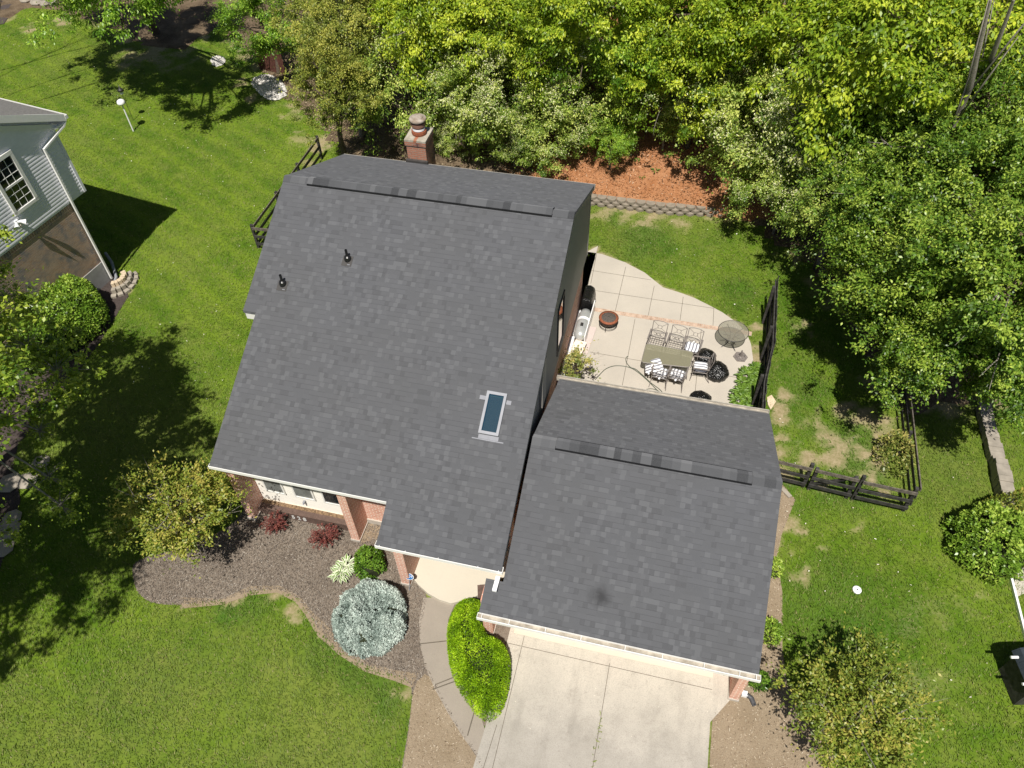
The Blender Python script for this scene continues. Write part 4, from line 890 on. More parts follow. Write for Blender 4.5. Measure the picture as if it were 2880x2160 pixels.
for u, w in ((A_, B_), (B_, C_), (C_, D_), (D_, A_)): b.bar(u, w, .06, .04)
b.bar((-2.98, 17.5, .9), (-2.8, 17.35, .3), .03, .03); b.build('sash_frame', M_PLSTC, sh); b = MB((-2.9, 17.4, 0)); b.add([A_, B_, C_, D_], [(0, 1, 2, 3)]); b.build('sash_glass', plain('olive_glass', (.13, .13, .095), .15, .6), sh)

# ---- fire pit
fp = q('b', 487, 905); fp.z = 0; fpo = thing('fire_pit', 'round rusty fire pit with mesh lid on the patio', 'fire pit', fp)
b = MB(); b.lathe([(.10, .18), (.26, .24), (.325, .36), (.335, .43), (.30, .43), (.28, .36), (.2, .28), (.02, .24)], (0, 0, 0), 32); b.build('bowl', plain('dark_bowl', (.08, .05, .04), .6, var=.3), fpo, True)
b = MB(); b.lathe([(.285, .455), (.36, .44), (.365, .455), (.285, .47)], (0, 0, 0), 36); b.build('rim', M_RUST, fpo, True)
b = MB(); b.lathe([(.285, .462), (.2, .50), (.1, .52), (.01, .525)], (0, 0, 0), 28); [b.tube([(.28 * math.cos(a), .28 * math.sin(a), .475), (-.28 * math.cos(a) * .1, -.28 * math.sin(a) * .1, .535)], .008, 5) for a in (.8, 2.37, 3.94, 5.5)]; b.build('mesh_lid', M_ASH, fpo)
b = MB(); ring = [(.33 * math.cos(2 * math.pi * k / 28), .33 * math.sin(2 * math.pi * k / 28), .15) for k in range(29)]; b.tube(ring, .012, 6); b.build('ring_shelf', M_BLKMET, fpo)
for k in range(3): a = -1.7 + k * 2.094; b = MB(); b.tube([(.34 * math.cos(a), .34 * math.sin(a), .38), (.33 * math.cos(a), .33 * math.sin(a), .15), (.37 * math.cos(a), .37 * math.sin(a), 0)], .014, 6); b.build('leg', M_BLKMET, fpo)

# ---- rectangular glass table
TA, TB = Vector((-.37, 19.43, .72)), Vector((1.28, 19.36, .72)); TC, TDd = Vector((1.22, 18.62, .72)), Vector((-.42, 18.50, .72))
tc = (TA + TB + TC + TDd) / 4; tbl = thing('dining_table', 'rectangular dusty glass dining table in the middle of the patio', 'table', (tc.x, tc.y, 0)); TO = (tc.x, tc.y, 0)
def rounded(pts, r=.12, n=4):
    out = []
    for i in range(4):
        p, a, c = pts[i], pts[i - 1], pts[(i + 1) % 4]; u = (a - p).normalized() * r; v = (c - p).normalized() * r
        for k in range(n + 1): t_ = k / n; out.append((p + u) * (1 - t_) ** 2 + p * 2 * t_ * (1 - t_) + (p + v) * t_ ** 2)
    return out
rp = rounded([TA, TB, TC, TDd]); b = MB(TO); b.prism([(p.x, p.y) for p in rp], 'z', .715, .722); b.build('glass_top', M_TGLASS, tbl)
b = MB(TO); L = [Vector((p.x, p.y, .712)) for p in rp]; b.tube(L + [L[0]], .014, 6, cap=False); b.build('rim', M_TAUPE, tbl)
for sx in (-1, 1):
    for sy in (-1, 1):
        b = MB(); b.tube([(sx * .42, sy * .12, .7), (sx * .50, sy * .2, .35), (sx * .68, sy * .33, .0)], .02, 6); b.build('leg', M_TAUPE, tbl)
b = MB(); b.tube([(-.45, 0, .3), (.45, 0, .3)], .014, 6); b.tube([(-.62, -.3, .69), (.0, 0, .69), (.62, .3, .69)], .012, 6); b.tube([(-.62, .3, .69), (0, 0, .69), (.62, -.3, .69)], .012, 6); b.build('underframe', M_TAUPE, tbl)
# ---- round glass table
rc = q('b', 1636, 946, .72); rt = thing('round_table', 'round clear glass patio table near the brick band end', 'table', (rc.x, rc.y, 0)); R_ = .53
b = MB(); b.lathe([(R_, .715), (R_, .722)], (0, 0, 0), 48); b.build('glass_top', M_RGLASS, rt)
b = MB(); b.tube([(R_ * math.cos(2 * math.pi * k / 48), R_ * math.sin(2 * math.pi * k / 48), .715) for k in range(49)], .012, 6, cap=False); b.build('rim', M_BLKMET, rt)
for k in range(4):
    a = .6 + k * math.pi / 2; u = Vector((math.cos(a), math.sin(a), 0)); b = MB(); b.tube([u * .4 + Vector((0, 0, .7)), u * .12 + Vector((0, 0, .55)), u * .07 + Vector((0, 0, .3)), u * .2 + Vector((0, 0, .12)), u * .42], .014, 6); b.build('leg', M_BLKMET, rt)
b = MB(); b.tube([(.15 * math.cos(2 * math.pi * k / 20), .15 * math.sin(2 * math.pi * k / 20), .2) for k in range(21)], .01, 5, cap=False); b.build('brace_ring', M_BLKMET, rt)
# ---- parasol base: pierced hexagonal cast plate
ub = q('b', 1697, 1192); ub.z = .035; u = thing('umbrella_stand', 'hexagonal cast umbrella stand without its parasol near the hosta bed', 'umbrella stand', ub)
b = MB(); b.prism([(.26 * math.cos(k * math.pi / 3 + .1), .26 * math.sin(k * math.pi / 3 + .1)) for k in range(6)], 'z', .0, .03); b.build('base_plate', M_TAUPE, u)
b = MB()
for k in range(42):
    r = math.sqrt(random.uniform(.12, .8)) * .235; a = random.uniform(0, 6.28); b.obox((r * math.cos(a), r * math.sin(a), .0315), (.014 * math.cos(a * 3), .014 * math.sin(a * 3), 0), (-.006 * math.sin(a * 3), .006 * math.cos(a * 3), 0), (0, 0, .001))
b.build('pierced_pattern', M_BLKMET, u); b = MB(); b.lathe([(.07, .03), (.04, .06), (.035, .07), (.033, .30), (.026, .31), (.026, .34)], (0, 0, 0), 14); b.tube([(-.03, 0, .22), (-.075, 0, .22)], .012, 6); b.build('tube', M_TAUPE, u)

# ---- chairs
def make_chair(label, loc, rz, lattice=True):
    t = thing('patio_chair', label, 'chair', loc, rz, 'taupe metal chairs round the dining table'); w = .25
    b = MB(); b.tube([(-w, -.22, .42), (w, -.22, .42), (w, .24, .42), (-w, .24, .42), (-w, -.22, .42)], .012, 6)
    for s in np.linspace(-.18, .18, 5): b.bar((s, -.22, .42), (s, .24, .42), .012)
    for s in np.linspace(-.14, .16, 4): b.bar((-w, s, .42), (w, s, .42), .012)
    b.build('seat', M_TAUPE, t)
    b = MB(); H_ = .98; yb = -.36
    b.tube([(-w, -.22, .42), (-w - .01, yb, H_)], .014, 6); b.tube([(w, -.22, .42), (w + .01, yb, H_)], .014, 6)
    b.tube([(-w - .01, yb, H_), (-.1, yb - .03, H_ + .03), (.1, yb - .03, H_ + .03), (w + .01, yb, H_)], .014, 6)
    def bp(x, t_): return (x, -.22 + (yb + .22) * t_, .42 + (H_ - .42) * t_)
    b.tube([bp(-w, .33), bp(0, .30), bp(w, .33)], .012, 6); c = .66
    for sx in (-1, 1):
        for ty in (.36, .98): b.tube([bp(sx * w, ty), bp(sx * .055, c + (.07 if ty > .5 else -.07))], .008, 5)
    b.tube([bp(.075 * math.cos(a), c + .13 * math.sin(a)) for a in np.linspace(0, 2 * math.pi, 15)], .009, 5, cap=False)
    for sx in (-.12, 0, .12): b.tube([bp(sx + .06 * math.cos(a), .16 + .1 * math.sin(a)) for a in np.linspace(0, 2 * math.pi, 11)], .006, 5, cap=False)
    b.build('backrest', M_TAUPE, t)
    for s in (-1, 1):
        b = MB(); b.bar((s * (w + .04), .27, .65), (s * (w + .04), -.28, .64), .05, .022); b.build('armrest', M_TAUPE, t)
        b = MB(); b.tube([(s * (w + .03), .24, .64), (s * (w + .03), .26, .3), (s * (w + .05), .3, 0)], .014, 6); b.build('leg', M_TAUPE, t)
        b = MB(); b.tube([(s * w, -.22, .44), (s * (w + .02), -.28, .2), (s * (w + .04), -.36, 0)], .014, 6); b.build('leg', M_TAUPE, t)
    return t
def cushion(label, loc, rz, w=.48, d=.46, h=.06, tilt=(0, 0), swap=False):
    c = thing('cushion', label, 'cushion', loc, rz, 'grey and white striped cushions'); c.rotation_euler = (tilt[0], tilt[1], rz)
    b = MB(); n = 8; vs = []; uv = []; fs = []
    for lay in (1, -1):
        for i in range(n + 1):
            for j in range(n + 1):
                x = -w / 2 + w * i / n; y = -d / 2 + d * j / n; e = (1 - (2 * i / n - 1) ** 6) * (1 - (2 * j / n - 1) ** 6); s = 1 - .12 * ((abs(2 * i / n - 1) * abs(2 * j / n - 1)) ** 4)
                vs.append((x * s, y * s, h / 2 + lay * (h / 2) * (.35 + .65 * e))); uv.append((y, x) if swap else (x, y))
    N = (n + 1) ** 2; idx = lambda i, j, k: k * N + i * (n + 1) + j
    for i in range(n):
        for j in range(n): fs += [(idx(i, j, 0), idx(i + 1, j, 0), idx(i + 1, j + 1, 0), idx(i, j + 1, 0)), (idx(i, j, 1), idx(i, j + 1, 1), idx(i + 1, j + 1, 1), idx(i + 1, j, 1))]
    for i in range(n): fs += [(idx(i, 0, 0), idx(i, 0, 1), idx(i + 1, 0, 1), idx(i + 1, 0, 0)), (idx(i, n, 0), idx(i + 1, n, 0), idx(i + 1, n, 1), idx(i, n, 1)), (idx(0, i, 0), idx(0, i + 1, 0), idx(0, i + 1, 1), idx(0, i, 1)), (idx(n, i, 0), idx(n, i, 1), idx(n, i + 1, 1), idx(n, i + 1, 0))]
    b.add(vs, fs, uv); b.build('cushion_pad', M_STRIPE, c, True)
    b = MB(); b.box(-.03, .03, -d / 2 - .07, -d / 2 + .01, .0, .02); b.build('tie', M_STRIPE, c); return c
def bag(name, x, y, r, h, label, seed, sx=1.0):
    c = Vector((x, y, .035)); t = thing('trash_bag', label, 'trash bag', c, seed * 1.3, 'black trash bags on the patio'); bm = bmesh.new(); bmesh.ops.create_icosphere(bm, subdivisions=5, radius=1)
    rr = np.random.default_rng(seed); ph = rr.uniform(0, 6.28, 12); fr = rr.normal(0, 1, (12, 3)) * np.linspace(2, 9, 12)[:, None]
    for v in bm.verts:
        p = np.array(v.co); n = sum(abs(math.sin(float(fr[k] @ p) + ph[k])) * (.10 / (1 + k * .35)) for k in range(12)); s = .85 + n * .7
        z = max(-.42, p[2]); k = 1 - .35 * max(0, p[2]) ** 2; v.co = (p[0] * r * s * k * sx, p[1] * r * s * k, (z + .42) / 1.42 * h * (.85 + n * .4))
    me = bpy.data.meshes.new('bag_body'); bm.to_mesh(me); bm.free(); me.polygons.foreach_set('use_smooth', [True] * len(me.polygons)); link('bag_body', me, t, M_BAG)
    b = MB(); b.tube([(0, 0, h * .85), (.02, .0, h * 1.02), (.07, .02, h * 1.08)], [.05, .025, .07], 8); b.build('knot', M_BAG, t)
P_ = lambda x, y: q('c', x, y, .42)
a_ = P_(600, 545); ch1 = make_chair('empty patio chair with round medallion back, leftmost of the row north of the table', (a_.x, a_.y, .035), math.radians(180 - 7))
def putchair(x, y, rz, lab): a_ = P_(x, y); return copy_thing(ch1, (a_.x, a_.y, .035), math.radians(rz), lab)
putchair(965, 630, 180 - 8, 'empty patio chair with round medallion back, middle of the row north of the table')
c3 = putchair(1285, 690, 180 - 8, 'patio chair with a striped seat cushion north of the glass table')
c4_ = putchair(672, 1190, -4, 'patio chair piled with folded striped cushions at the southwest table corner')
c5 = putchair(1000, 1225, -9, 'patio chair with striped seat cushion south of the glass table')
c6 = putchair(1450, 1075, 92, 'patio chair at the east table end beside the black trash bags')
z_ = .47
cushion('striped cushion on the chair north of the table', (c3.location.x, c3.location.y, z_), math.radians(172))
cushion('striped cushion on the chair directly south of the table', (c5.location.x, c5.location.y, z_), math.radians(-9))
cushion('striped cushion on the chair at the east table end', (c6.location.x, c6.location.y, z_), math.radians(92))
cushion('lower striped cushion flat on the southwest chair', (c4_.location.x, c4_.location.y, z_), math.radians(-4))
cushion('striped cushion leaning up on the southwest chair towards the table', (c4_.location.x - .18, c4_.location.y + .16, z_ + .17), math.radians(25), .40, .48, .06, (math.radians(20), math.radians(-12)), True)
cushion('striped cushion tipped over the left arm of the southwest chair', (c4_.location.x - .42, c4_.location.y + .12, z_ + .04), math.radians(5), .26, .44, .06, (math.radians(5), math.radians(-40)), True)
bag('a', q('b', 1375, 1205).x, q('b', 1375, 1215).y, .36, .42, 'black trash bag behind the chair at the east table end', 3)
bag('b', q('b', 1470, 1345).x, q('b', 1470, 1345).y, .40, .50, 'shiny black trash bag right of the chair at the east table end', 5, 1.0)
bag('c', q('b', 1325, 1600).x, q('b', 1325, 1600).y, .36, .34, 'black trash bag half hidden by the garage roof edge', 8)
# hose
hp = [q('b', *a) for a in ((1005, 1545), (960, 1490), (880, 1430), (800, 1355), (740, 1305), (690, 1285), (655, 1240), (652, 1200), (672, 1185))]; hq = [q('b', *a) for a in ((990, 1545), (930, 1490), (850, 1410), (770, 1340), (700, 1295), (620, 1275), (540, 1275), (470, 1300), (420, 1345), (370, 1400))]
h3 = [q('b', *a) for a in ((1000, 1545), (940, 1500), (880, 1483), (830, 1495), (800, 1530))]
ho = thing('garden_hose', 'dark green garden hose looping over the patio slab', 'hose', tuple(hp[4]))
def spline(L, z, n=5):
    L = [Vector((p.x, p.y, z)) for p in L]; out = []
    for i in range(len(L) - 1):
        a, b_, c, d = L[max(0, i - 1)], L[i], L[i + 1], L[min(len(L) - 1, i + 2)]
        for k in range(n): t_ = k / n; out.append(.5 * ((2 * b_) + (c - a) * t_ + (2 * a - 5 * b_ + 4 * c - d) * t_ ** 2 + (3 * b_ - a - 3 * c + d) * t_ ** 3))
    return out + [L[-1]]
for L in (hp, hq, h3): b = MB(hp[4]); b.tube(spline(L, .05), .013, 6); b.build('hose_run', M_HOSE, ho)

# ================================================================== FENCES
def mesh_wire(b, p0, p1, z0, z1, s=.12):
    p0, p1 = Vector(p0), Vector(p1); L = (p1 - p0).length; n = int(L / s); d = (p1 - p0) / n; nv = Vector((-d.y, d.x, 0)).normalized() * .002
    for i in range(n):
        for sgn in (0, 1):
            a = p0 + d * i; c = a + d; k = max(1, round((z1 - z0) / s)); h = (z1 - z0) / k
            for j in range(k):
                u = a if (j + sgn) % 2 == 0 else c; w = c if (j + sgn) % 2 == 0 else a
                u = Vector((u.x, u.y, z0 + j * h)); w = Vector((w.x, w.y, z0 + (j + 1) * h)); t_ = Vector((0, 0, .003)); b.add([u - t_, w - t_, w + t_, u + t_], [(0, 1, 2, 3)])
def rail_fence(label, pts, posts, top=1.2, name='rail_fence', face=None, wire=True, group=None):
    o = Vector((pts[0][0], pts[0][1], 0)); t = thing(name, label, 'fence', o, group=group)
    for (x, y, h) in posts:
        b = MB(o); b.box(x - .05, x + .05, y - .05, y + .05, 0, h); b.build('post', M_BLKW, t)
    w = MB(o)
    for i in range(len(pts) - 1):
        a, c = Vector((pts[i][0], pts[i][1], 0)), Vector((pts[i + 1][0], pts[i + 1][1], 0)); d = (c - a).normalized(); n = Vector((d.y, -d.x, 0)) * .067
        for k, z in enumerate((top - .07, top - .47, top - .85)):
            b = MB(o); b.obox((a + c) / 2 + n + Vector((0, 0, z)), (c - a) / 2 + d * (.05 if len(pts) > 2 and i == 0 else 0), n.normalized() * .016, (0, 0, .065)); b.build('rail', M_BLKTOP if k == 0 else M_BLKW, t)
        if wire: mesh_wire(w, a - n * .6, c - n * .6, .02, top - .05)
    if wire: w.build('wire_mesh', M_WIRE, t)
    return t
XL = -16.75
fy = [22.2, 24.5, 26.67, 28.9]
rail_fence('black three-rail fence with wire mesh running behind the left side of the house', [(XL, 22.2), (XL, 28.9)], [(XL + .0, y, 1.17) for y in fy], 1.15)
rail_fence('short black three-rail fence section joining the left rear house wall', [(XL + .06, 22.14), (-11.6, 22.5)], [(-14.3, 22.3, 1.17), (-12.0, 22.45, 1.17)], 1.15, wire=False)
rail_fence('black three-rail fence section right of the gate, ending at the corner post', [(6.55, 14.84), (8.05, 14.76)], [(6.55, 14.9, 1.25), (8.02, 14.84, 1.2)], 1.17)
rail_fence('black three-rail fence section between the garage and the gate', [(3.6, 15.08), (5.12, 14.97)], [(5.1, 15.04, 1.22)], 1.17)
gt = rail_fence('black timber gate with diagonal brace in the right-hand fence', [(5.2, 14.965), (6.45, 14.87)], [(5.27, 15.0, 1.1), (6.38, 14.93, 1.1)], 1.17, 'gate')
b = MB((5.2, 14.965, 0)); b.bar((5.3, 14.99, .3), (6.35, 14.92, 1.05), .03, .1); b.build('brace', M_BLKW, gt)
rail_fence('black three-rail fence with wire mesh running back from the right corner under the trees', [(8.08, 14.86), (8.1, 23.5)], [(8.02, y, 1.2) for y in (16.95, 19.2, 21.3, 23.5)], 1.17)
# tall board fence beside the patio
tfo = Vector((3.75, 19, 0)); tf = thing('board_fence', 'tall leaning black board fence at the east side of the patio', 'fence', tfo)
for (x, y, h) in ((3.68, 22.1, 1.8), (3.68, 20.2, 1.66), (3.46, 17.95, 1.6), (3.44, 16.2, 1.6)): b = MB(tfo); b.box(x - .05, x + .05, y - .05, y + .05, 0, h); b.build('post', M_BLKW, tf)
line = [(3.82, 22.75), (3.8, 19.4), (3.58, 17.7), (3.55, 15.7)]
b = MB(tfo); r2 = MB(tfo)
for i in range(3):
    a, c = Vector((*line[i], 0)), Vector((*line[i + 1], 0)); L = (c - a).length; n = max(1, int(L / .145)); d = (c - a) / n
    for k in range(n):
        p = a + d * (k + .5); h = 1.68 + random.uniform(-.03, .03) + (.05 if i == 0 else 0); b.obox((p.x + random.uniform(-.006, .006), p.y, h / 2 + .04), d * .485, (.011, 0, 0), (random.uniform(-.01, .01), 0, h / 2))
    for z in (.35, 1.0, 1.55): r2.bar((a.x - .045, a.y, z), (c.x - .045, c.y, z), .04, .09)
b.build('board_panel', M_BLKW, tf); r2.build('rail', M_BLKW, tf)

# ================================================================== REST OF THE YARD
# retaining wall of scalloped blocks, individual blocks as one wall part per course
rw = thing('retaining_wall', 'low scalloped block retaining wall below the orange mulch bank', 'wall', (-1, 27.9, 0))
M_BLOCK = plain('tan_concrete_block', (.25, .215, .17), .85, var=.18, sc=6, bump=.3)
xs = np.arange(-4.6, 3.4, .42)
for c in range(3):
    b = MB((-1, 27.9, 0))
    for x in xs:
        x = x + (.21 if c % 2 else 0); y0 = 27.86 + .5 * sstep(x, -1, 3.4) + c * .05; prof = [(x - .2, y0 + .3), (x - .2, y0 + .1), (x - .12, y0 + .02), (x, y0 - .03), (x + .12, y0 + .02), (x + .2, y0 + .1), (x + .2, y0 + .3)]
        b.prism(prof, 'z', c * .12 + .0, c * .12 + .115)
    b.build('block_course', M_BLOCK, rw)
for i, (x, y) in enumerate(((1858, 1225), (2070, 1240))):
    P_ = q(2, x, y, .5); o = MB().tube([(0, 0, 0), (0, 0, .55)], .012, 6).build('garden_stake', M_BLKMET); o.location = (P_.x, P_.y + .2, .45)
    tag(o, ['thin dark stake on top of the retaining wall, left one', 'thin dark stake on top of the retaining wall, right one'][i], 'stake', 'stakes above the retaining wall')
# bird bath / feeder pole, lamp on post in the left lawn
LP = q(1, 865, 850); lp = thing('lamp_post', 'white post lamp with round white top in the left lawn', 'lamp post', (LP.x, LP.y, 0))
b = MB(); b.tube([(0, 0, 0), (0, 0, 1.45)], .035, 12); b.build('post', M_PLSTC, lp); b = MB(); b.lathe([(.05, 1.42), (.17, 1.46), (.2, 1.52), (.17, 1.62), (.1, 1.67), (.01, 1.68)], (0, 0, 0), 24); b.build('lamp_head', M_PLSTC, lp, True)
b2 = F(326, 264, 1.9); bf = thing('bird_feeder', 'small black domed feeder on a thin pole behind the white lamp post', 'bird feeder', (LP.x - .55, LP.y + .9, 0))
b = MB(); b.tube([(0, 0, 0), (0, 0, 1.6)], .012, 6); b.build('pole', M_BLKMET, bf); b = MB(); b.lathe([(.16, 1.6), (.12, 1.68), (.03, 1.74), (.01, 1.9)], (0, 0, 0), 16); b.build('dome', M_BLKMET, bf, True); b = MB(); b.lathe([(.07, 1.42), (.09, 1.46), (.06, 1.6)], (0, 0, 0), 12); b.build('seed_tray', M_PLSTC, bf)
dk_ = D(1850, 1276); dk = thing('drain_cover', 'small white round cap in the right lawn', 'drain cap', (dk_.x, dk_.y, .03)); b = MB(); b.lathe([(.12, 0), (.12, .04), (.09, .055), (.02, .05), (.02, .02)], (0, 0, 0), 24); b.build('disc', M_PLSTC, dk); b = MB(); b.lathe([(.021, .045), (.021, .052), (.001, .052)], (0, 0, 0), 12); b.build('hole', M_BLKP, dk)
# flagstone beside the board fence
P_ = [F(2080 + x * .2291, 800 + y * .2291) for x, y in ((335, 1395), (390, 1365), (445, 1445), (380, 1545), (345, 1480))]; c = P_[0]; b = MB(c); b.prism([(p.x, p.y) for p in P_], 'z', 0, .045); o = b.build('flagstone', M_FLAG); o.location = c; tag(o, 'tan five-sided flagstone at the foot of the black board fence', 'stepping stone')
# low stone wall at the right
wl = [(D(2118, 885)), (D(2126, 925)), (D(2138, 970)), (D(2148, 1010)), (D(2158, 1060)), (D(2166, 1100))]; sw = thing('stone_wall', 'low flat-topped grey stone wall with a step near the right edge', 'stone wall', tuple(wl[2])); b = MB(wl[2]); c_ = MB(wl[2])
for i in range(len(wl) - 1):
    a, c = wl[i], wl[i + 1]; n = 4; d = (c - a) / n; nv = Vector((d.y, -d.x, 0)).normalized()
    for k in range(n):
        p = a + d * (k + .5); w_ = .16 + random.uniform(-.03, .03); h = .45 if i > 2 else .3; b.obox((p.x, p.y, h / 2), d * .47, nv * w_, (0, 0, h / 2 + random.uniform(-.01, .015))); c_.obox((p.x, p.y, h + .03 + random.uniform(-.01, .02)), d * .48, nv * (w_ + .03), (0, 0, .03))
b.build('wall_body', M_STONE, sw); c_.build('cap_stones', M_STONE, sw)
# white edging and concrete pad on the right
e0, e1 = F(2837, 1617), F(2880, 1788); d = (e1 - e0); b = MB(e0); b.bar(e0 + Vector((0, 0, .06)), e0 + d * 1.6 + Vector((0, 0, .06)), .06, .12); o = b.build('garden_edging', M_PLSTC); o.location = e0; tag(o, 'white edging strip running down the right photo edge', 'edging')
sheet('side_pad', [tuple(F(*p)[:2]) for p in ((2842, 1605), (2858, 1680), (2880, 1670), (3000, 1640), (3000, 1500), (2850, 1560))], .02, M_DRIVE)
# dark ribbed canopy with white end caps
kn = (F(2853, 1844, 1.15) + F(2866, 1887, 1.15)) / 2; cp = Vector((kn.x + .74, kn.y, 0)); cn = thing('ribbed_canopy', 'dark ribbed canopy top with white round end caps cut by the right photo edge', 'canopy', cp, math.radians(14)); HZ = 1.25
b = MB(); prof = [(-.62, HZ - .25), (-.5, HZ - .06), (-.25, HZ), (.25, HZ), (.5, HZ - .06), (.62, HZ - .25)]
b.prism(prof + [(x * .97, z - .03) for x, z in prof[::-1]], 'y', -.55, .55); b.build('canopy_shell', M_CANOPY, cn)
b = MB(); [b.prism([(x, z + .012) for x, z in prof] + [(x, z - .01) for x, z in prof[::-1]], 'y', y - .012, y + .012) for y in np.linspace(-.5, .5, 8)]; b.build('rib', M_CANOPY, cn)
b = MB(); b.box(-.55, .55, -.45, .45, .02, HZ - .27); b.build('cart_body', M_BLKW, cn)
for y in (-.33, .33): b = MB(); b.tube([(-.62, y, HZ - .1), (-.8, y, HZ - .1)], .035, 12); b.build('end_cap', M_PLSTC, cn)
# ================================================================== VEGETATION
def unit(v): return v / (np.linalg.norm(v, axis=-1, keepdims=True) + 1e-9)
def leaf_quads(c, d, n, L, Wd, r, fold=.25):
    """diamond leaves: centre c, pointing d, facing n"""
    d = unit(d); n = unit(n - d * (n * d).sum(-1, keepdims=True)); s = np.cross(d, n)
    L = L[:, None]; Wd = Wd[:, None]
    return np.stack([c - d * L * .5, c + s * Wd * .5 - d * L * .05 + n * Wd * fold * .5, c + d * L * .5, c - s * Wd * .5 - d * L * .05 + n * Wd * fold * .5], 1)
def crown_leaves(seed, R, nclump, per, L, Wd, r=None, flat=.55, spread=.3, inner=.45, droop=.35, low=-.35, lump=.25, hole=.33):
    r = np.random.default_rng(seed); R = np.array(R, float); C = []
    while len(C) < nclump:
        v = unit(r.normal(size=3)); 
        if v[2] < low: continue
        k = r.uniform(inner, 1.0) ** .6; k *= 1 - lump * r.random(); C.append(v * k * (1 + .16 * math.sin(v[0] * 5 + seed) + .14 * math.sin(v[1] * 6 + 2 * seed) + .1 * math.sin(v[2] * 7)))
    C = np.array(C); cl = C * R; cr = spread * R.mean() * r.uniform(.6, 1.25, nclump)
    per_ = np.maximum(6, (per * (cr / cr.mean()) ** 2).astype(int)); ci = np.repeat(np.arange(nclump), per_); N = len(ci)
    u = unit(r.normal(size=(N, 3))); rad = np.minimum(1.9, np.abs(r.normal(0, .62, N)) + .18); off = u * rad[:, None] * cr[ci][:, None]; off[:, 2] *= flat; stray = r.random(N) < .14; off = np.where(stray[:, None], r.normal(0, .30, (N, 3)) * np.array([1, 1, .8]), off)
    p = cl[ci] + off; keep = vnoise(p[:, 0] + .6 * p[:, 2], p[:, 1] - .5 * p[:, 2], .85, seed) + .25 * (vnoise(p[:, 0] - .4 * p[:, 2], p[:, 1] + .7 * p[:, 2], .3, seed + 3) - .5) > hole; p = p[keep]; ci = ci[keep]; u = u[keep]; N = len(ci); out = unit(cl[ci] / R * 1.0 + np.array([0, 0, .25])); nrm = unit(out * .5 + np.array([0, -.15, .75]) + u * .55 + r.normal(size=(N, 3)) * .35)
    d = unit(u * .6 + out * .4 + r.normal(size=(N, 3)) * .5 + np.array([0, 0, -droop])); L_ = r.uniform(*L, N); W_ = L_ * r.uniform(*Wd, N)
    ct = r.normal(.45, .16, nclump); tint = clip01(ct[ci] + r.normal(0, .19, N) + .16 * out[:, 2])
    return leaf_quads(p, d, nrm, L_, W_, r), tint, cl, cr

GREENS = {
 'pear': leafmat('glossy_pear_leaf', (.024, .070, .008), (.118, .222, .020), (.42, .53, .075), .4, .4, .25),
 'pearn': leafmat('young_pear_leaf', (.060, .140, .014), (.23, .33, .03), (.62, .68, .10), .35, .5, .3),
 'honey': leafmat('honeysuckle_leaf', (.045, .118, .014), (.225, .335, .040), (.66, .70, .18), .45, .4, .25),
 'maple': leafmat('lime_maple_leaf', (.055, .130, .008), (.225, .340, .020), (.62, .68, .06), .4, .35, .32),
 'olive': leafmat('olive_yellow_leaf', (.06, .10, .016), (.20, .25, .035), (.52, .50, .10), .45, .35, .25),
 'bright': leafmat('bright_green_leaf', (.055, .145, .010), (.20, .37, .03), (.56, .72, .10), .4, .4, .35),
 'crab': leafmat('bronze_tipped_leaf', (0.083, 0.133, 0.016), (0.215, 0.285, 0.035), (0.48, 0.41, 0.09), .42, .35, .25),
 'crabg': leafmat('light_green_tips', (0.054, 0.108, 0.011), (0.144, 0.228, 0.036), (0.449, 0.528, 0.158), .42, .35, .25),
 'yew': leafmat('lime_yew_needle', (0.087, 0.189, 0.006), (0.263, 0.455, 0.010), (0.578, 0.770, 0.039), .5, .25, .2),
 'spruce': leafmat('blue_spruce_needle', (.12, .17, .145), (.38, .455, .405), (.70, .77, .70), .6, .2, .05),
 'laurel': leafmat('fresh_hedge_leaf', (0.083, 0.173, 0.016), (0.204, 0.350, 0.035), (0.531, 0.654, 0.116), .35, .5, .25),
 'box': leafmat('boxwood_leaf', (0.036, 0.101, 0.007), (0.106, 0.224, 0.020), (0.276, 0.436, 0.058), .35, .45, .2),
 'barb': leafmat('dark_red_barberry_leaf', (0.092, 0.022, 0.022), (0.204, 0.054, 0.048), (0.370, 0.132, 0.092), .5, .3, .2),
 'nand': leafmat('shrub_mixed_leaf', (0.078, 0.117, 0.019), (0.230, 0.288, 0.058), (0.570, 0.475, 0.158), .4, .4, .25),
 'hosta': leafmat('green_hosta_leaf', (0.054, 0.131, 0.011), (0.145, 0.266, 0.031), (0.319, 0.453, 0.080), .35, .4, .25),
}
def blossmat():
    t = NT('cream_blossom'); return t.done(t.ramp(t.attr('tint'), [(0, (.44, .46, .20)), (1, (.78, .76, .50))]), .7, .2)
M_BLOS = blossmat()
PROTO = {}
def proto(key, mat, seed, R, ncl, per, L, Wd, bloss=0, **k):
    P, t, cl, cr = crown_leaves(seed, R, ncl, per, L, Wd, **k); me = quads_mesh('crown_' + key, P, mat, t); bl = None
    if bloss:
        r = np.random.default_rng(seed + 50); top = np.where(P[:, 0, 2] > -.2 * R[2])[0]; sel = r.choice(top, bloss); cl_sel = vnoise(P[sel, 0, 0], P[sel, 0, 1], 1.1, seed); sel = sel[cl_sel > .38]
        c = P[sel].mean(1) + unit(P[sel].mean(1)) * .05 + np.array([0, 0, .03]); N = len(c); Q = leaf_quads(c, r.normal(size=(N, 3)), r.normal(size=(N, 3)) * .5 + np.array([0, -.2, .8]), r.uniform(.04, .085, N), r.uniform(.025, .045, N), r)
        bl = quads_mesh('blossom_' + key, Q, M_BLOS, r.random(N))
    PROTO[key] = (me, bl, cl, np.array(R, float))
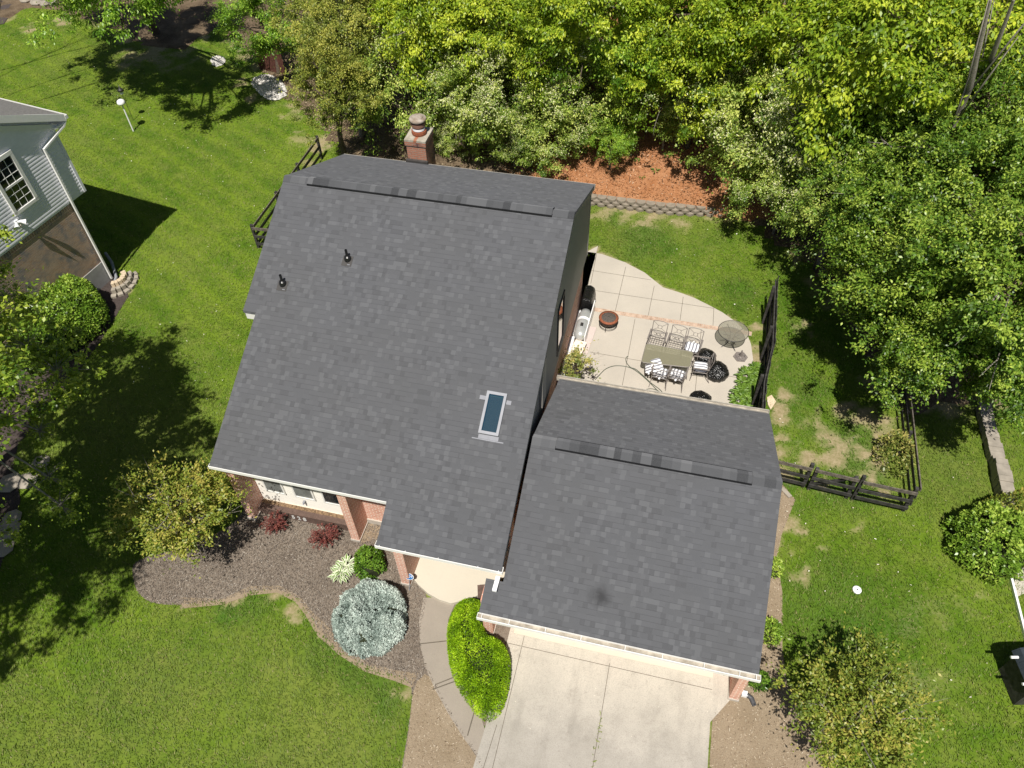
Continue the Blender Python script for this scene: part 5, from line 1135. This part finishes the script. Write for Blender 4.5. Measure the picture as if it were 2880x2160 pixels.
proto('pear_a', GREENS['pear'], 1, (3, 3, 2.6), 330, 170, (.08, .125), (.45, .6), spread=.115, lump=.38, hole=.39)
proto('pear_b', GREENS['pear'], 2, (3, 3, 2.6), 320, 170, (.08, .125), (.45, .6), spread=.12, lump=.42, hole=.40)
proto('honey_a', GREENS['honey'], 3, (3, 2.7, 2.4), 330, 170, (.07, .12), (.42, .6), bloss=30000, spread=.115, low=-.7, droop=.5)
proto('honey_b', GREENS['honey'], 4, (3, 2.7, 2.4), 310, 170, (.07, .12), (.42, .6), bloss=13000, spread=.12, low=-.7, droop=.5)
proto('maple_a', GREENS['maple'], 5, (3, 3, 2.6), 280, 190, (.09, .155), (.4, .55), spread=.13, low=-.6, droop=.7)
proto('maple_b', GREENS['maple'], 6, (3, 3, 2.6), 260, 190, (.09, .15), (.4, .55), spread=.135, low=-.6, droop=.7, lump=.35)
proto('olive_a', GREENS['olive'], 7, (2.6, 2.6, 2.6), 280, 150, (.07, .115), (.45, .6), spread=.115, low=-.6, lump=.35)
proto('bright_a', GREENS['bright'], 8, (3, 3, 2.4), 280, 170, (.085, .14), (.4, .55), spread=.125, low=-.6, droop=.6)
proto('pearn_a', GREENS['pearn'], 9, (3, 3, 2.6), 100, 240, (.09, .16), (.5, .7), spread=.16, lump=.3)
def gzs(x, y): return float(gz(np.array([x]), np.array([y]))[0])
def tree(name, label, key, px, py, zc, sc, group=None, cat='tree', base=None, bark=M_BARK, rz=None, trunk_r=.14, scz=1.0, world=None, limbs=14, mesh=None):
    c = Vector(world) if world else D(px, py, zc); x, y = c.x, c.y; zc = c.z; bx, by = base if base else (x, y); bz = max(0, gzs(bx, by)) if inpoly(np.array([bx]), np.array([by]), FLOOR)[0] else 0.0
    t = thing(name, label, cat, (bx, by, bz), 0, group); me, bl, cl, R = PROTO[key]; a = rz if rz is not None else random.uniform(0, 6.28)
    o = link('crown', me, t); o.location = (x - bx, y - by, zc - bz); o.rotation_euler = (0, 0, a); o.scale = (sc, sc, sc * scz)
    if bl: k = link('blossom', bl, o)
    b = MB(); H_ = zc - bz; top = Vector((x - bx, y - by, H_ + R[2] * sc * scz * .45)); mid = Vector(((x - bx) * .3 + random.uniform(-.15, .15), (y - by) * .3 + random.uniform(-.15, .15), H_ * .5)); hf = Vector(((x - bx) * .75, (y - by) * .75, H_ - R[2] * sc * .25))
    b.tube([(0, 0, -.1), (0, 0, .1), mid, hf, top], [trunk_r * 1.35, trunk_r * 1.05, trunk_r * .85, trunk_r * .6, trunk_r * .15], 8)
    rr = random.Random(int(abs(px * 13 + py * 7)) if px is not None else 5); ca, sa = math.cos(a), math.sin(a)
    for i in rr.sample(range(len(cl)), min(limbs, len(cl))):
        p = Vector(cl[i]); e = Vector((p.x * ca - p.y * sa, p.x * sa + p.y * ca, p.z * scz)) * sc + Vector((x - bx, y - by, H_)); s = hf.lerp(top, rr.uniform(-.3, .7)) if rr.random() > .3 else mid.lerp(hf, rr.random()); m_ = s.lerp(e, .5) + Vector((rr.uniform(-.2, .2), rr.uniform(-.2, .2), rr.uniform(-.1, .3))) * sc
        b.tube([s, m_, e], [trunk_r * .38, trunk_r * .24, trunk_r * .06], 5, cap=False)
        for _ in range(2): e2 = e + Vector((rr.uniform(-.5, .5), rr.uniform(-.5, .5), rr.uniform(-.1, .4))) * sc; b.tube([m_.lerp(e, .6), e2], [trunk_r * .12, trunk_r * .03], 4, cap=False)
    b.build('trunk', bark, t, True); return t
GW = 'trees and bushes of the wood behind the house'
# (label, prototype, px, py, crown-centre height, scale, vertical scale)
WOOD = [
 ('small cream-flowered bush directly right of the brick chimney', 'honey_a', 985, 292, 1.4, 0.47, 1.16, 'bush'),
 ('leafy green bush left of and behind the chimney top', 'honey_b', 870, 185, 3.3, 1.06, 1.16, 'bush'),
 ('cream-flowered honeysuckle above the ridge, first clump right of the chimney', 'honey_a', 1055, 190, 3.9, 1.06, 1.00, 'bush'),
 ('green branch clump hanging down above the rear gutter', 'honey_b', 1110, 300, 2.1, 0.48, 1.05, 'bush'),
 ('heavily flowered cream honeysuckle at the centre of the wood edge', 'honey_a', 1262, 178, 3.9, 1.12, 0.95, 'bush'),
 ('narrow green bush hanging into the orange mulch, below the flowered clump', 'bright_a', 1322, 300, 2.4, .42, 1.3, 'bush'),
 ('yellow-green bush between the two flowered clumps above the orange mulch', 'maple_a', 1455, 150, 5.0, .95, 1.0, 'bush'),
 ('cream-flowered bush at the upper right corner of the orange mulch', 'honey_b', 1560, 240, 3.3, 0.90, 1.05, 'bush'),
 ('large cream-flowered honeysuckle above the right end of the retaining wall', 'honey_a', 1730, 265, 4.4, 1.23, 1.05, 'bush'),
 ('green white-tipped bush overhanging the right end of the retaining wall', 'honey_b', 1705, 380, 2.8, 0.84, 1.16, 'bush'),
 ('olive green bush over the shady corner of the backyard', 'honey_b', 1810, 430, 3.3, 0.90, 1.05, 'bush'),
 ('dark green understorey bush between olive tree and flowered clump', 'bright_a', 1000, 110, 3.6, 1.0, 1.0, 'bush'),
 ('tall lime maple at the top edge, just right of the olive tree', 'maple_b', 930, 25, 6.0, 1.05, 1.0, 'tree'),
 ('lime maple at the top edge above the chimney', 'maple_a', 1090, 35, 6.2, 1.05, 1.0, 'tree'),
 ('lime maple with hanging leaves at the top centre edge', 'maple_a', 1260, 30, 6.8, 1.1, 1.0, 'tree'),
 ('darker maple behind the most flowered honeysuckle', 'bright_a', 1390, 70, 6.0, 1.1, 1.0, 'tree'),
 ('lime maple at the top edge, right of the photo centre', 'maple_b', 1530, 40, 7.0, 1.2, 1.0, 'tree'),
 ('green bush with white tips between the top maples and the large honeysuckle', 'honey_b', 1630, 150, 4.6, 1.23, 1.05, 'bush'),
 ('lime maple at the top edge, above the large honeysuckle', 'maple_a', 1700, 35, 7.2, 1.2, 1.0, 'tree'),
 ('cream-dotted shrub below the tall lime maple of the upper right', 'honey_a', 1800, 150, 5.0, 1.12, 1.05, 'bush'),
 ('largest lime-leaved tree in the upper right with pale bare limbs', 'maple_b', 1945, 85, 8.0, 1.45, 1.0, 'tree'),
 ('lime tree at the top right corner', 'maple_a', 2165, 60, 8.0, 1.3, 1.0, 'tree'),
 ('dark glossy pear tree below the pale bare limbs', 'pear_a', 1950, 270, 6.0, 1.05, 1.0, 'tree'),
 ('dark glossy pear tree at the right edge under the top corner tree', 'pear_b', 2130, 260, 6.5, 1.15, 1.0, 'tree'),
 ('dark pear tree with its left side over the shaded yard corner', 'pear_a', 1925, 430, 4.9, 1.0, 1.0, 'tree'),
 ('dark glossy pear tree at the right edge, third from the top', 'pear_b', 2130, 430, 6.2, 1.05, 1.0, 'tree'),
 ('broad dark pear tree beside the shaded side lawn', 'pear_b', 1975, 600, 4.6, 1.0, 1.0, 'tree'),
 ('dark pear tree at the right edge, level with the round table', 'pear_a', 2165, 600, 6.2, 1.05, 1.0, 'tree'),
 ('lowest pear tree overhanging the back of the wire mesh fence', 'pear_a', 2020, 745, 3.7, .9, 1.0, 'tree'),
 ('lowest pear tree at the right edge above the flat stone wall', 'pear_b', 2165, 755, 4.4, .9, 1.0, 'tree'),
 ('olive-yellow tree at the top edge left of centre', 'olive_a', 735, 45, 5.6, 1.05, 1.0, 'tree'),
 ('olive-yellow tree just left of the chimney, lower of the pair', 'olive_a', 715, 190, 4.6, .8, 1.25, 'tree'),
 ('bright green tree beside the pale gravel patch', 'bright_a', 575, 50, 2.7, .95, 1.0, 'tree'),
 ('leafy pear tree whose lower left side hangs over the shady lawn edge', 'pear_b', 1925, 500, 4.2, .8, .9, 'tree'),
 ('dark-stemmed bush shading the left half of the orange mulch', 'honey_b', 1190, 268, 2.6, .78, 1.0, 'bush'),
 ('low pear tree hiding the far end of the wire mesh fence', 'pear_a', 1965, 690, 3.5, .8, .9, 'tree'),
 ('dark pear tree between the olive bush and the big lime tree', 'pear_a', 1850, 330, 5.0, .9, 1.0, 'tree'),
 ('green honeysuckle filling the gap right of the most flowered clump', 'honey_b', 1395, 185, 3.7, 0.90, 1.05, 'bush'),
 ('pear tree at the right edge, second from the top', 'pear_a', 2190, 350, 6.4, 1.0, 1.0, 'tree'),
 ('lime maple filling the top edge between the two centre maples', 'maple_b', 1180, 75, 5.6, .9, 1.0, 'tree'),
 ('green bush in the dark gap above the cream-flowered clump by the chimney', 'honey_b', 1150, 120, 4.0, 0.90, 1.05, 'bush'),
 ('dark green bush in front of the wood between olive tree and chimney', 'honey_b', 800, 85, 3.7, 1.12, 1.05, 'bush'),
]
for i, (lab, key, px, py, zc, sc, sz, cat) in enumerate(WOOD):
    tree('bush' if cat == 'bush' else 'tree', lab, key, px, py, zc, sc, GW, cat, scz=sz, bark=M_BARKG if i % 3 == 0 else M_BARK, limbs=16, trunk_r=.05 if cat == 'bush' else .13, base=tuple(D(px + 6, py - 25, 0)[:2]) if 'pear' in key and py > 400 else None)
# pale bare limbs rising out of the big lime tree
bl_ = D(1945, 85, 8.0); 
for i, (p0, p1, lab) in enumerate((((2095, 190), (2140, 0), 'pale bare leaning trunk in the upper right, the left one'), ((2140, 130), (2190, 0), 'thin pale bare trunk in the upper right, the right one'))):
    a = D(*p0, 8.5); c = D(*p1, 13.0); t = thing('bare_trunk', lab, 'tree trunk', (a.x, a.y, gzs(a.x, a.y)), 0, 'pale bare trunks'); b = MB(); H_ = 8.5 - t.location.z
    b.tube([(0, 0, 0), (0, 0, H_ * .6), (0, 0, H_), Vector((c.x - a.x, c.y - a.y, H_ + 4.5))], [.16, .12, .09, .03], 8); [b.tube([(0, 0, H_ * .8 + k * .5), (random.uniform(-1.5, 1.5), random.uniform(-1, 1), H_ + 1 + k)], [.04, .01], 5) for k in range(4)]; b.build('trunk', M_BARKG, t, True)
# top-left tree with its broad shadow
tree('tree', 'large tree at the top left edge with dark trunk and hanging twigs', 'bright_a', 270, -60, 7.5, 1.2, None, 'tree', base=tuple(D(335, 72)[:2]), trunk_r=.28, scz=.9, limbs=24)
tree('tree', 'broad tree beyond the top edge whose shade covers the top left lawn', 'pear_b', 300, -150, 9.0, 1.25, None, 'tree', base=(-37, 28), world=(-31.0, 31.2, 9.2), trunk_r=.03, scz=.8, limbs=24)
tree('tree', 'tree beyond the top left corner whose shade darkens the roots of the dark trunk', 'pear_a', 320, -150, 9.0, 1.15, None, 'tree', base=(-38, 30), world=(-33.6, 36.0, 8.6), trunk_r=.03, scz=.8, limbs=24)
tree('tree', 'second tree beyond the top edge whose shade lies right of the dark trunk', 'pear_b', 330, -150, 9.0, 1.15, None, 'tree', base=(-38, 33), world=(-29.0, 35.6, 8.8), trunk_r=.03, scz=.8, limbs=24)
tree('tree', 'leafy green crown hanging in at the top left edge over the dark shade', 'bright_a', 190, -35, 6.0, .8, None, 'tree', base=tuple(D(330, -60)[:2]), trunk_r=.08, limbs=20)
tree('tree', 'tree beyond the top edge whose shade reaches the small heap of pale stones', 'pear_a', 310, -150, 9.0, 1.0, None, 'tree', base=(-37, 26), world=(-28.4, 30.6, 9.4), trunk_r=.03, scz=.8, limbs=24)
PROTO['sparse'] = None
proto('sparse', GREENS['bright'], 21, (2.6, 2.2, 1.2), 42, 34, (.12, .2), (.4, .5), spread=.17, droop=.9, inner=.2)
tree('tree', 'sparse light twigs drooping over the lawn at the top left', 'sparse', 135, 40, 4.6, .95, None, 'tree', base=tuple(D(270, -120)[:2]), trunk_r=.03, limbs=8)
# left neighbour's pear: mostly outside the frame, throws the large shadow on the side lawn
for i, (w, sc, lab) in enumerate((((-18.2, 10.4, 7.0), 1.0, 'pear tree outside the left edge whose shade falls highest on the side lawn'), ((-16.4, 7.6, 8.0), 1.05, 'pear tree outside the left edge whose shade reaches the front corner of the roof'), ((-17.6, 4.0, 7.8), 1.05, 'pear tree outside the left edge whose shade falls on the front lawn'), ((-14.9, 5.6, 7.8), .9, 'pear tree outside the left edge whose shade lies under the ornamental tree'), ((-16.6, 2.4, 7.8), .95, 'pear tree outside the left edge whose shade is the lowest on the front lawn'))):
    tree('tree', lab, 'pearn_a', 30 + i * 50, 50, 0, sc, 'pear trees beyond the left edge', 'tree', world=w, trunk_r=.2, limbs=22, base=((-20.8, 7.5), (-20.0, 4.5), (-20.5, 2.5), (-19.5, 1.5), (-20.5, 0))[i])
proto('spray', GREENS['pearn'], 23, (1.6, 1.0, .55), 44, 56, (.08, .14), (.55, .75), spread=.15, droop=.2, inner=.1, low=-1)
for i, (px, py, z, sc, a, lab) in enumerate(((120, 800, 4.6, 1.15, -.25, 'leafy pear branch reaching in from the left edge, the longest'), (60, 745, 4.4, 1.2, .2, 'leafy pear branch over the dark bed below the round hedge'), (85, 930, 4.4, .55, -.5, 'small leafy sprig below the longest pear branch'),
        (105, 1030, 4.2, .6, .0, 'leafy pear branch near the flat border stones'), (130, 1090, 4.0, .6, -.2, 'leafy pear branch tip lowest on the side lawn'), (20, 900, 4.8, .7, 1.2, 'leafy pear branch hugging the left edge at mid height'), (-5, 1150, 4.4, .5, .3, 'leaf cluster at the left edge below the border stones'),
        (45, 850, 4.8, 1.1, .5, 'dense leafy pear branch at the left edge between the long branch and the hedge'), (10, 640, 5.0, .6, .3, 'leafy twig in front of the brown brick wall at the left edge'))):
    c = D(px, py, z); root = Vector((-19.5, 5.5, 6.2)); tr = tree('branch', lab, 'spray', px, py, z, sc * 1.0, 'pear branches reaching in at the left', 'branch', world=tuple(c), base=(c.x, c.y), rz=a, trunk_r=.012, limbs=6)
    for ch in list(tr.children):
        if ch.name.startswith('trunk'): bpy.data.objects.remove(ch)
    b = MB(); s = Vector((-18.5, 8.5, 6.6)) - Vector((c.x, c.y, 0)); e = Vector((0, 0, z)); b.tube([s, s.lerp(e, .5) + Vector((0, 0, .3)), e, e + (e - s).normalized() * 1.0 * sc], [.05, .035, .02, .006], 6)
    rr = random.Random(i)
    for cl_ in PROTO['spray'][2][::2]:
        p = Vector(cl_) * sc; p.rotate(Matrix.Rotation(a, 3, 'Z')); b.tube([e.lerp(e + p, .1), e + p * .6 + Vector((0, 0, .05)), e + p], [.012, .008, .003], 4, cap=False)
    b.build('stem', M_BARKG, tr)
# ornamental crabs
def crab(label, px, py, zc, R, base, seed, mat='crab'):
    key = 'crab%d' % seed; proto(key, GREENS[mat], seed, R, 250, 62, (.07, .115), (.4, .55), spread=.13, droop=.1, inner=.12, lump=.45, low=-.5, hole=.16)
    return tree('tree', label, key, px, py, zc, 1.0, None, 'small tree', base=base, rz=0, trunk_r=.07, limbs=36, bark=M_BARKG)
b_ = D(440, 1165); crab('small ornamental tree with bronze-tipped leaves over the front mulch bed', 378, 1095, 2.3, (2.15, 1.65, 1.25), (b_.x, b_.y), 31)
c_ = D(1865, 1540, 2.0); crab('small ornamental tree with bronze-tipped leaves at the lower right lawn', 1868, 1535, 2.2, (1.9, 2.0, 1.25), (c_.x - .25, c_.y + .1), 32)
# shrubs built over a footprint
def dome_pts(poly, h, n, edge, seed, lump=.12):
    r = np.random.default_rng(seed); xs = [p[0] for p in poly]; ys = [p[1] for p in poly]; x = r.uniform(min(xs), max(xs), n * 4); y = r.uniform(min(ys), max(ys), n * 4); k = inpoly(x, y, poly); x, y = x[k], y[k]
    d = pdist(x, y, poly); w = np.where(d < edge, 3.2, 1.0); k = r.random(len(x)) < w / 3.2; x, y, d = x[k][:n], y[k][:n], d[k][:n]
    f = lambda x, y: h * np.sqrt(np.clip(1 - (1 - np.clip(pdist(x, y, poly) / edge, 0, 1)) ** 2, 0.0, 1)) * (1 - lump + 2 * lump * fbm(x, y, .28, seed, 3))
    z = f(x, y); e = .03; nx = -(f(x + e, y) - z) / e; ny = -(f(x, y + e) - z) / e; nrm = unit(np.stack([nx, ny, np.ones_like(x) * .8], 1)); side = r.random(len(x)) < .25
    z = np.where(side & (d < edge), z * r.uniform(.15, 1, len(x)), z * r.uniform(.9, 1.03, len(x))); return np.stack([x, y, np.maximum(z, .03)], 1), nrm, r
def shrub(name, label, cat, poly, h, n, edge, L, Wd, mat, seed, lump=.12, jit=.6, up=.3, core=True, group=None, gap=0.0, gs=.13):
    P, nr_, r = dome_pts(poly, h, n, edge, seed, lump)
    if gap: kk = vnoise(P[:, 0] + P[:, 2] * .7, P[:, 1] + P[:, 2] * .4, gs, seed) > gap; P = P + nr_ * (vnoise(P[:, 0] + P[:, 2] * .7, P[:, 1] + P[:, 2] * .4, gs, seed)[:, None] - .5) * .12; P = P[kk]; nr_ = nr_[kk]
    cx = sum(p[0] for p in poly) / len(poly); cy = sum(p[1] for p in poly) / len(poly); o = np.array([cx, cy, 0]); N = len(P)
    d = unit(nr_ * .6 + r.normal(size=(N, 3)) * jit + np.array([0, 0, up])); nn = unit(nr_ + r.normal(size=(N, 3)) * .6); l = r.uniform(*L, N); cl = fbm(P[:, 0], P[:, 1], .28, seed, 3)
    me = quads_mesh('foliage', leaf_quads(P - o + d * l[:, None] * .3, d, nn, l, l * r.uniform(*Wd, N), r), mat, clip01(.5 + (cl - .5) * 1.1 + r.normal(0, .16, N))); t = thing(name, label, cat, (cx, cy, 0), 0, group); link('foliage', me, t)
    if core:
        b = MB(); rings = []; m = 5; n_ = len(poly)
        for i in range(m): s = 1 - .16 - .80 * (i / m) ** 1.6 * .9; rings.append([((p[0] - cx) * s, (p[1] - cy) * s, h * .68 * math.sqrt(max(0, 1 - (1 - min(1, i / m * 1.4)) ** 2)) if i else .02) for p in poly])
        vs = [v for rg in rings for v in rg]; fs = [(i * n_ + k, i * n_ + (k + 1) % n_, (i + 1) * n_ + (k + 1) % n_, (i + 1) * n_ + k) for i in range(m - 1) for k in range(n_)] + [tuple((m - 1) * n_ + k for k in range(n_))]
        b.add(vs, fs); b.build('dark_core', plain('shaded_inside', (.025, .03, .012), .9), t)  # dark filler dome, its colour stands in for the shaded inside
    return t
def ell(px, py, rx, ry, a=0, n=20, wob=.08, z=0):
    c = D(px, py, z); r = random.Random(int(px)); return [(c.x + rx * (1 + r.uniform(-wob, wob)) * math.cos(t) * math.cos(a) - ry * math.sin(t) * math.sin(a), c.y + rx * math.cos(t) * math.sin(a) + ry * (1 + r.uniform(-wob, wob)) * math.sin(t) * math.cos(a)) for t in [2 * math.pi * k / n for k in range(n)]]
HG = [D(x, y, .62) for x, y in ((1010, 1288), (1035, 1290), (1046, 1300), (1042, 1335), (1050, 1365), (1080, 1375), (1098, 1395), (1104, 1430), (1098, 1480), (1086, 1520), (1062, 1545), (1035, 1540), (1012, 1510), (985, 1470), (970, 1430), (964, 1390), (963, 1345), (975, 1312), (990, 1295))]
shrub('hedge', 'clipped bean-shaped lime green hedge between the curved walkway and the driveway', 'hedge', smooth_poly(HG, 1), 1.0, 30000, .42, (.04, .075), (.28, .42), GREENS['yew'], 41, .06, .5, .5)
shrub('blue_spruce', 'round silver-blue dwarf spruce on the front mulch bed', 'shrub', ell(797, 1330, 1.0, 1.02, 0, 26, .06, .45), 1.15, 52000, .85, (.04, .085), (.35, .55), GREENS['spruce'], 42, .42, .8, .2, gap=.2, gs=.13)
shrub('shrub', 'small dark green leafy shrub behind the blue spruce', 'shrub', ell(797, 1214, .46, .42, 0, 18, .1, .35), .75, 2600, .4, (.06, .11), (.4, .55), GREENS['box'], 43, .4, gap=.2, gs=.2)
NH_ = [D(x, y, 1.0) for x, y in ((130, 612), (170, 592), (205, 612), (218, 650), (205, 680), (170, 700), (120, 740), (70, 765), (20, 760), (10, 700), (60, 660))]
shrub('hedge', 'large rounded light green hedge against the brown brick wall at the left', 'hedge', smooth_poly(NH_, 1), 1.5, 22000, .7, (.09, .15), (.4, .55), GREENS['laurel'], 44, .3, gap=.15, gs=.3)
shrub('shrub', 'bushy leafy shrub at the right photo edge beside the white edging', 'shrub', ell(2152, 1160, 1.2, 1.0, 0, 22, .16, .8), 1.45, 8500, .85, (.09, .15), (.45, .6), GREENS['laurel'], 45, .5, gap=.18, gs=.3)
shrub('shrub', 'bronze-tipped upright shrub behind the leafy shrub at the right edge', 'shrub', ell(2185, 1105, .8, .5, 0, 18, .1, .6), 1.5, 1500, .6, (.07, .12), (.4, .55), GREENS['crab'], 46, .4, core=False)
shrub('shrub', 'small round green shrub at the east garage wall, lower one', 'shrub', ell(1668, 1362, .3, .36, 0, 14, .1, .25), .5, 900, .3, (.06, .11), (.4, .5), GREENS['laurel'], 47, .25)
shrub('shrub', 'small green shrub at the east garage wall, upper one half under the roof edge', 'shrub', ell(1672, 1222, .28, .3, 0, 14, .1, .25), .45, 800, .28, (.06, .11), (.4, .5), GREENS['laurel'], 48, .25)
shrub('shrub', 'low grey-green tuft at the front right corner of the garage gutter', 'shrub', ell(1640, 1468, .3, .27, 0, 14, .1, .15), .3, 900, .25, (.06, .11), (.25, .35), GREENS['box'], 49, .25)
shrub('shrub', 'small yellow-green shrub leaning through the wire mesh fence', 'shrub', ell(1940, 968, .55, .75, .2, 14, .2, .7), 1.0, 1100, .5, (.09, .15), (.35, .5), GREENS['nand'], 50, .5, core=False)
shrub('shrub', 'tiny green seedling at the foot of the third brick wing', 'seedling', ell(836, 1182, .13, .1, 0, 10, .1, 0), .14, 60, .1, (.05, .1), (.4, .5), GREENS['box'], 51, .3, core=False)
# plant on the patio corner
proto('patio_shrub', GREENS['nand'], 52, (.75, .75, .6), 26, 62, (.07, .12), (.35, .5), spread=.22, droop=.1, inner=.3, hole=.1)
c = D(1245, 790, .9); tree('shrub', 'open leafy shrub with reddish tips growing at the patio corner by the garage gutter', 'patio_shrub', 1245, 790, .95, 1.0, None, 'shrub', trunk_r=.035, limbs=22, rz=.4)
# barberries: arching dark red twigs
def barberry(label, px, py, R, seed, mix=0.0):
    c = D(px, py, .25); t = thing('barberry', label, 'shrub', (c.x, c.y, 0)); r = np.random.default_rng(seed); b = MB(); Pp = []; Dd = []
    for k in range(46):
        a = r.uniform(0, 6.28); L = R * r.uniform(.5, 1.05); h = r.uniform(.3, .65); pts = [Vector((0, 0, .02)), Vector((math.cos(a) * L * .4, math.sin(a) * L * .4, h * .8)), Vector((math.cos(a) * L * .75, math.sin(a) * L * .75, h)), Vector((math.cos(a) * L, math.sin(a) * L, h * .85))]; b.tube(pts, [.01, .008, .006, .003], 4)
        for _ in range(34): f = r.uniform(.25, 1) * 2.999; i = int(f); p = pts[i].lerp(pts[i + 1], f - i); Pp.append(np.array(p) + r.normal(0, .018, 3)); Dd.append(r.normal(size=3) + np.array([math.cos(a), math.sin(a), .3]))
    N = len(Pp); Pp = np.array(Pp); me = quads_mesh('foliage', leaf_quads(Pp, np.array(Dd), r.normal(size=(N, 3)) * .5 + np.array([0, -.2, .9]), r.uniform(.03, .06, N), r.uniform(.018, .03, N), r), GREENS['barb'], clip01(r.normal(.5, .22, N))); link('foliage', me, t); b.build('twigs', plain('red_brown_twig', (.11, .05, .04), .8), t)
barberry('dark red barberry shrub left of the white house number', 597, 1137, .42, 61); barberry('dark red barberry shrub right of the white house number', 703, 1163, .46, 62)
# hostas: long arching leaves
def hosta(name, label, cat, pts, mat, L, seed, white=False, group=None):
    t = thing(name, label, cat, (pts[0][0], pts[0][1], 0), 0, group); r = np.random.default_rng(seed); b = MB(t.location); e = MB(t.location)
    for (x, y, n, R) in pts:
        for k in range(n):
            a = 2.399 * k + r.normal(0, .3); f = (k + .5) / n; l = L * r.uniform(.7, 1.1) * (.55 + .45 * (1 - f)); w = l * .30; el = .2 + 1.0 * f; d = Vector((math.cos(a), math.sin(a), 0)); s = Vector((-math.sin(a), math.cos(a), 0)); o = Vector((x, y, .06)) + d * R * .25
            z = [.02, l * .5 * math.sin(el), l * .62 * math.sin(el), l * .45 * math.sin(el)]; rr = [.05, l * .35, l * .7, l * 1.05]; ww = [.15, .9, .85, .04]; C = [o + d * rr[i] + Vector((0, 0, z[i])) for i in range(4)]
            for i in range(3):
                up_ = Vector((0, 0, w * .22)); b.add([C[i] - s * w * ww[i] * .5 + up_, C[i], C[i + 1], C[i + 1] - s * w * ww[i + 1] * .5 + up_], [(0, 1, 2, 3)]); b.add([C[i], C[i] + s * w * ww[i] * .5 + up_, C[i + 1] + s * w * ww[i + 1] * .5 + up_, C[i + 1]], [(0, 1, 2, 3)])
                if white:
                    for sg in (-1, 1): e.add([C[i] + s * sg * w * ww[i] * .32 + up_ * .7 + Vector((0, 0, .004)), C[i] + s * sg * w * ww[i] * .54 + up_ + Vector((0, 0, .004)), C[i + 1] + s * sg * w * ww[i + 1] * .54 + up_ + Vector((0, 0, .004)), C[i + 1] + s * sg * w * ww[i + 1] * .32 + up_ * .7 + Vector((0, 0, .004))], [(0, 1, 2, 3)])
    b.build('leaves', mat, t); 
    if white: e.build('white_margins', plain('cream_leaf_margin', (.72, .74, .55), .5, var=.05), t)
    return t
M_HOSV = plain('hosta_light_green', (.14, .24, .05), .4, .4, var=.35, sc=9); M_HOSG = plain('hosta_green', (.07, .16, .014), .5, .3, var=.45, sc=6, col2=(.17, .28, .035))
c = D(741, 1230, .15); hosta('hosta', 'white-edged variegated hosta left of the small dark shrub', 'hosta', [(c.x, c.y, 38, .2), (c.x - .05, c.y - .17, 26, .1), (c.x + .02, c.y + .2, 20, .1)], M_HOSV, .36, 71, True)
rr = random.Random(3)
HB = [(1635, 790), (1625, 800), (1612, 805), (1640, 808), (1625, 820), (1608, 822), (1633, 832), (1615, 838), (1602, 842), (1628, 850), (1610, 856), (1598, 860), (1620, 868), (1605, 874), (1595, 880), (1640, 825)]
for i, (x, y) in enumerate(HB[:1]): pass
hp_ = [(D(x, y, .25).x, D(x, y, .25).y, 30, .15) for x, y in HB]; o = hosta('hosta_bed', 'dense row of green hosta plants between the patio and the board fence', 'plants', hp_, M_HOSG, .38, 72); o['kind'] = 'stuff'
for ch in o.children: ch['kind'] = 'stuff'
# dark stained screen panel by the gravel
c = D(545, 155); sp_ = thing('wood_screen', 'dark reddish brown vertical board screen above the pale gravel', 'screen', (c.x, c.y, 0)); b = MB()
p0 = D(553, 160); p1 = D(610, 172)
for k in range(14):
    x0 = p0.lerp(p1, k / 14) - Vector((c.x, c.y, 0)); x1 = p0.lerp(p1, (k + .92) / 14) - Vector((c.x, c.y, 0)); m_ = (x0 + x1) / 2; b.obox((m_.x, m_.y + .5, 1.0), (x1 - x0) / 2, (0, .012, 0), (0, 0, 1.0 + random.uniform(-.02, .02)))
b.build('board_panel', plain('red_brown_stain', (.10, .04, .03), .75, var=.3, sc=10), sp_); b = MB(); b.bar(p0 - Vector((c.x, c.y - .54, -.4)), p1 - Vector((c.x, c.y - .54, -.4)), .04, .09); b.bar(p0 - Vector((c.x, c.y - .54, -1.6)), p1 - Vector((c.x, c.y - .54, -1.6)), .04, .09); b.build('rail', M_DTIMB, sp_)
# sprouts on the bank
for i, (x, y) in enumerate(((1375, 350), (1385, 385), (1415, 372), (1440, 340), (1340, 410))):
    c = D(x, y, .9); z = gzs(c.x, c.y); c = D(x, y, z); t = hosta('weed', ['green weed on the orange mulch nearest the bush', 'green weed on the orange mulch above the wall, left of the pair', 'green weed on the orange mulch above the wall, right of the pair', 'green weed high on the orange mulch slope', 'green weed just behind the retaining wall'][i], 'weed', [(c.x, c.y, 14, .1)], M_HOSG, .22, 80 + i, group='weeds on the orange mulch'); t.location.z = z
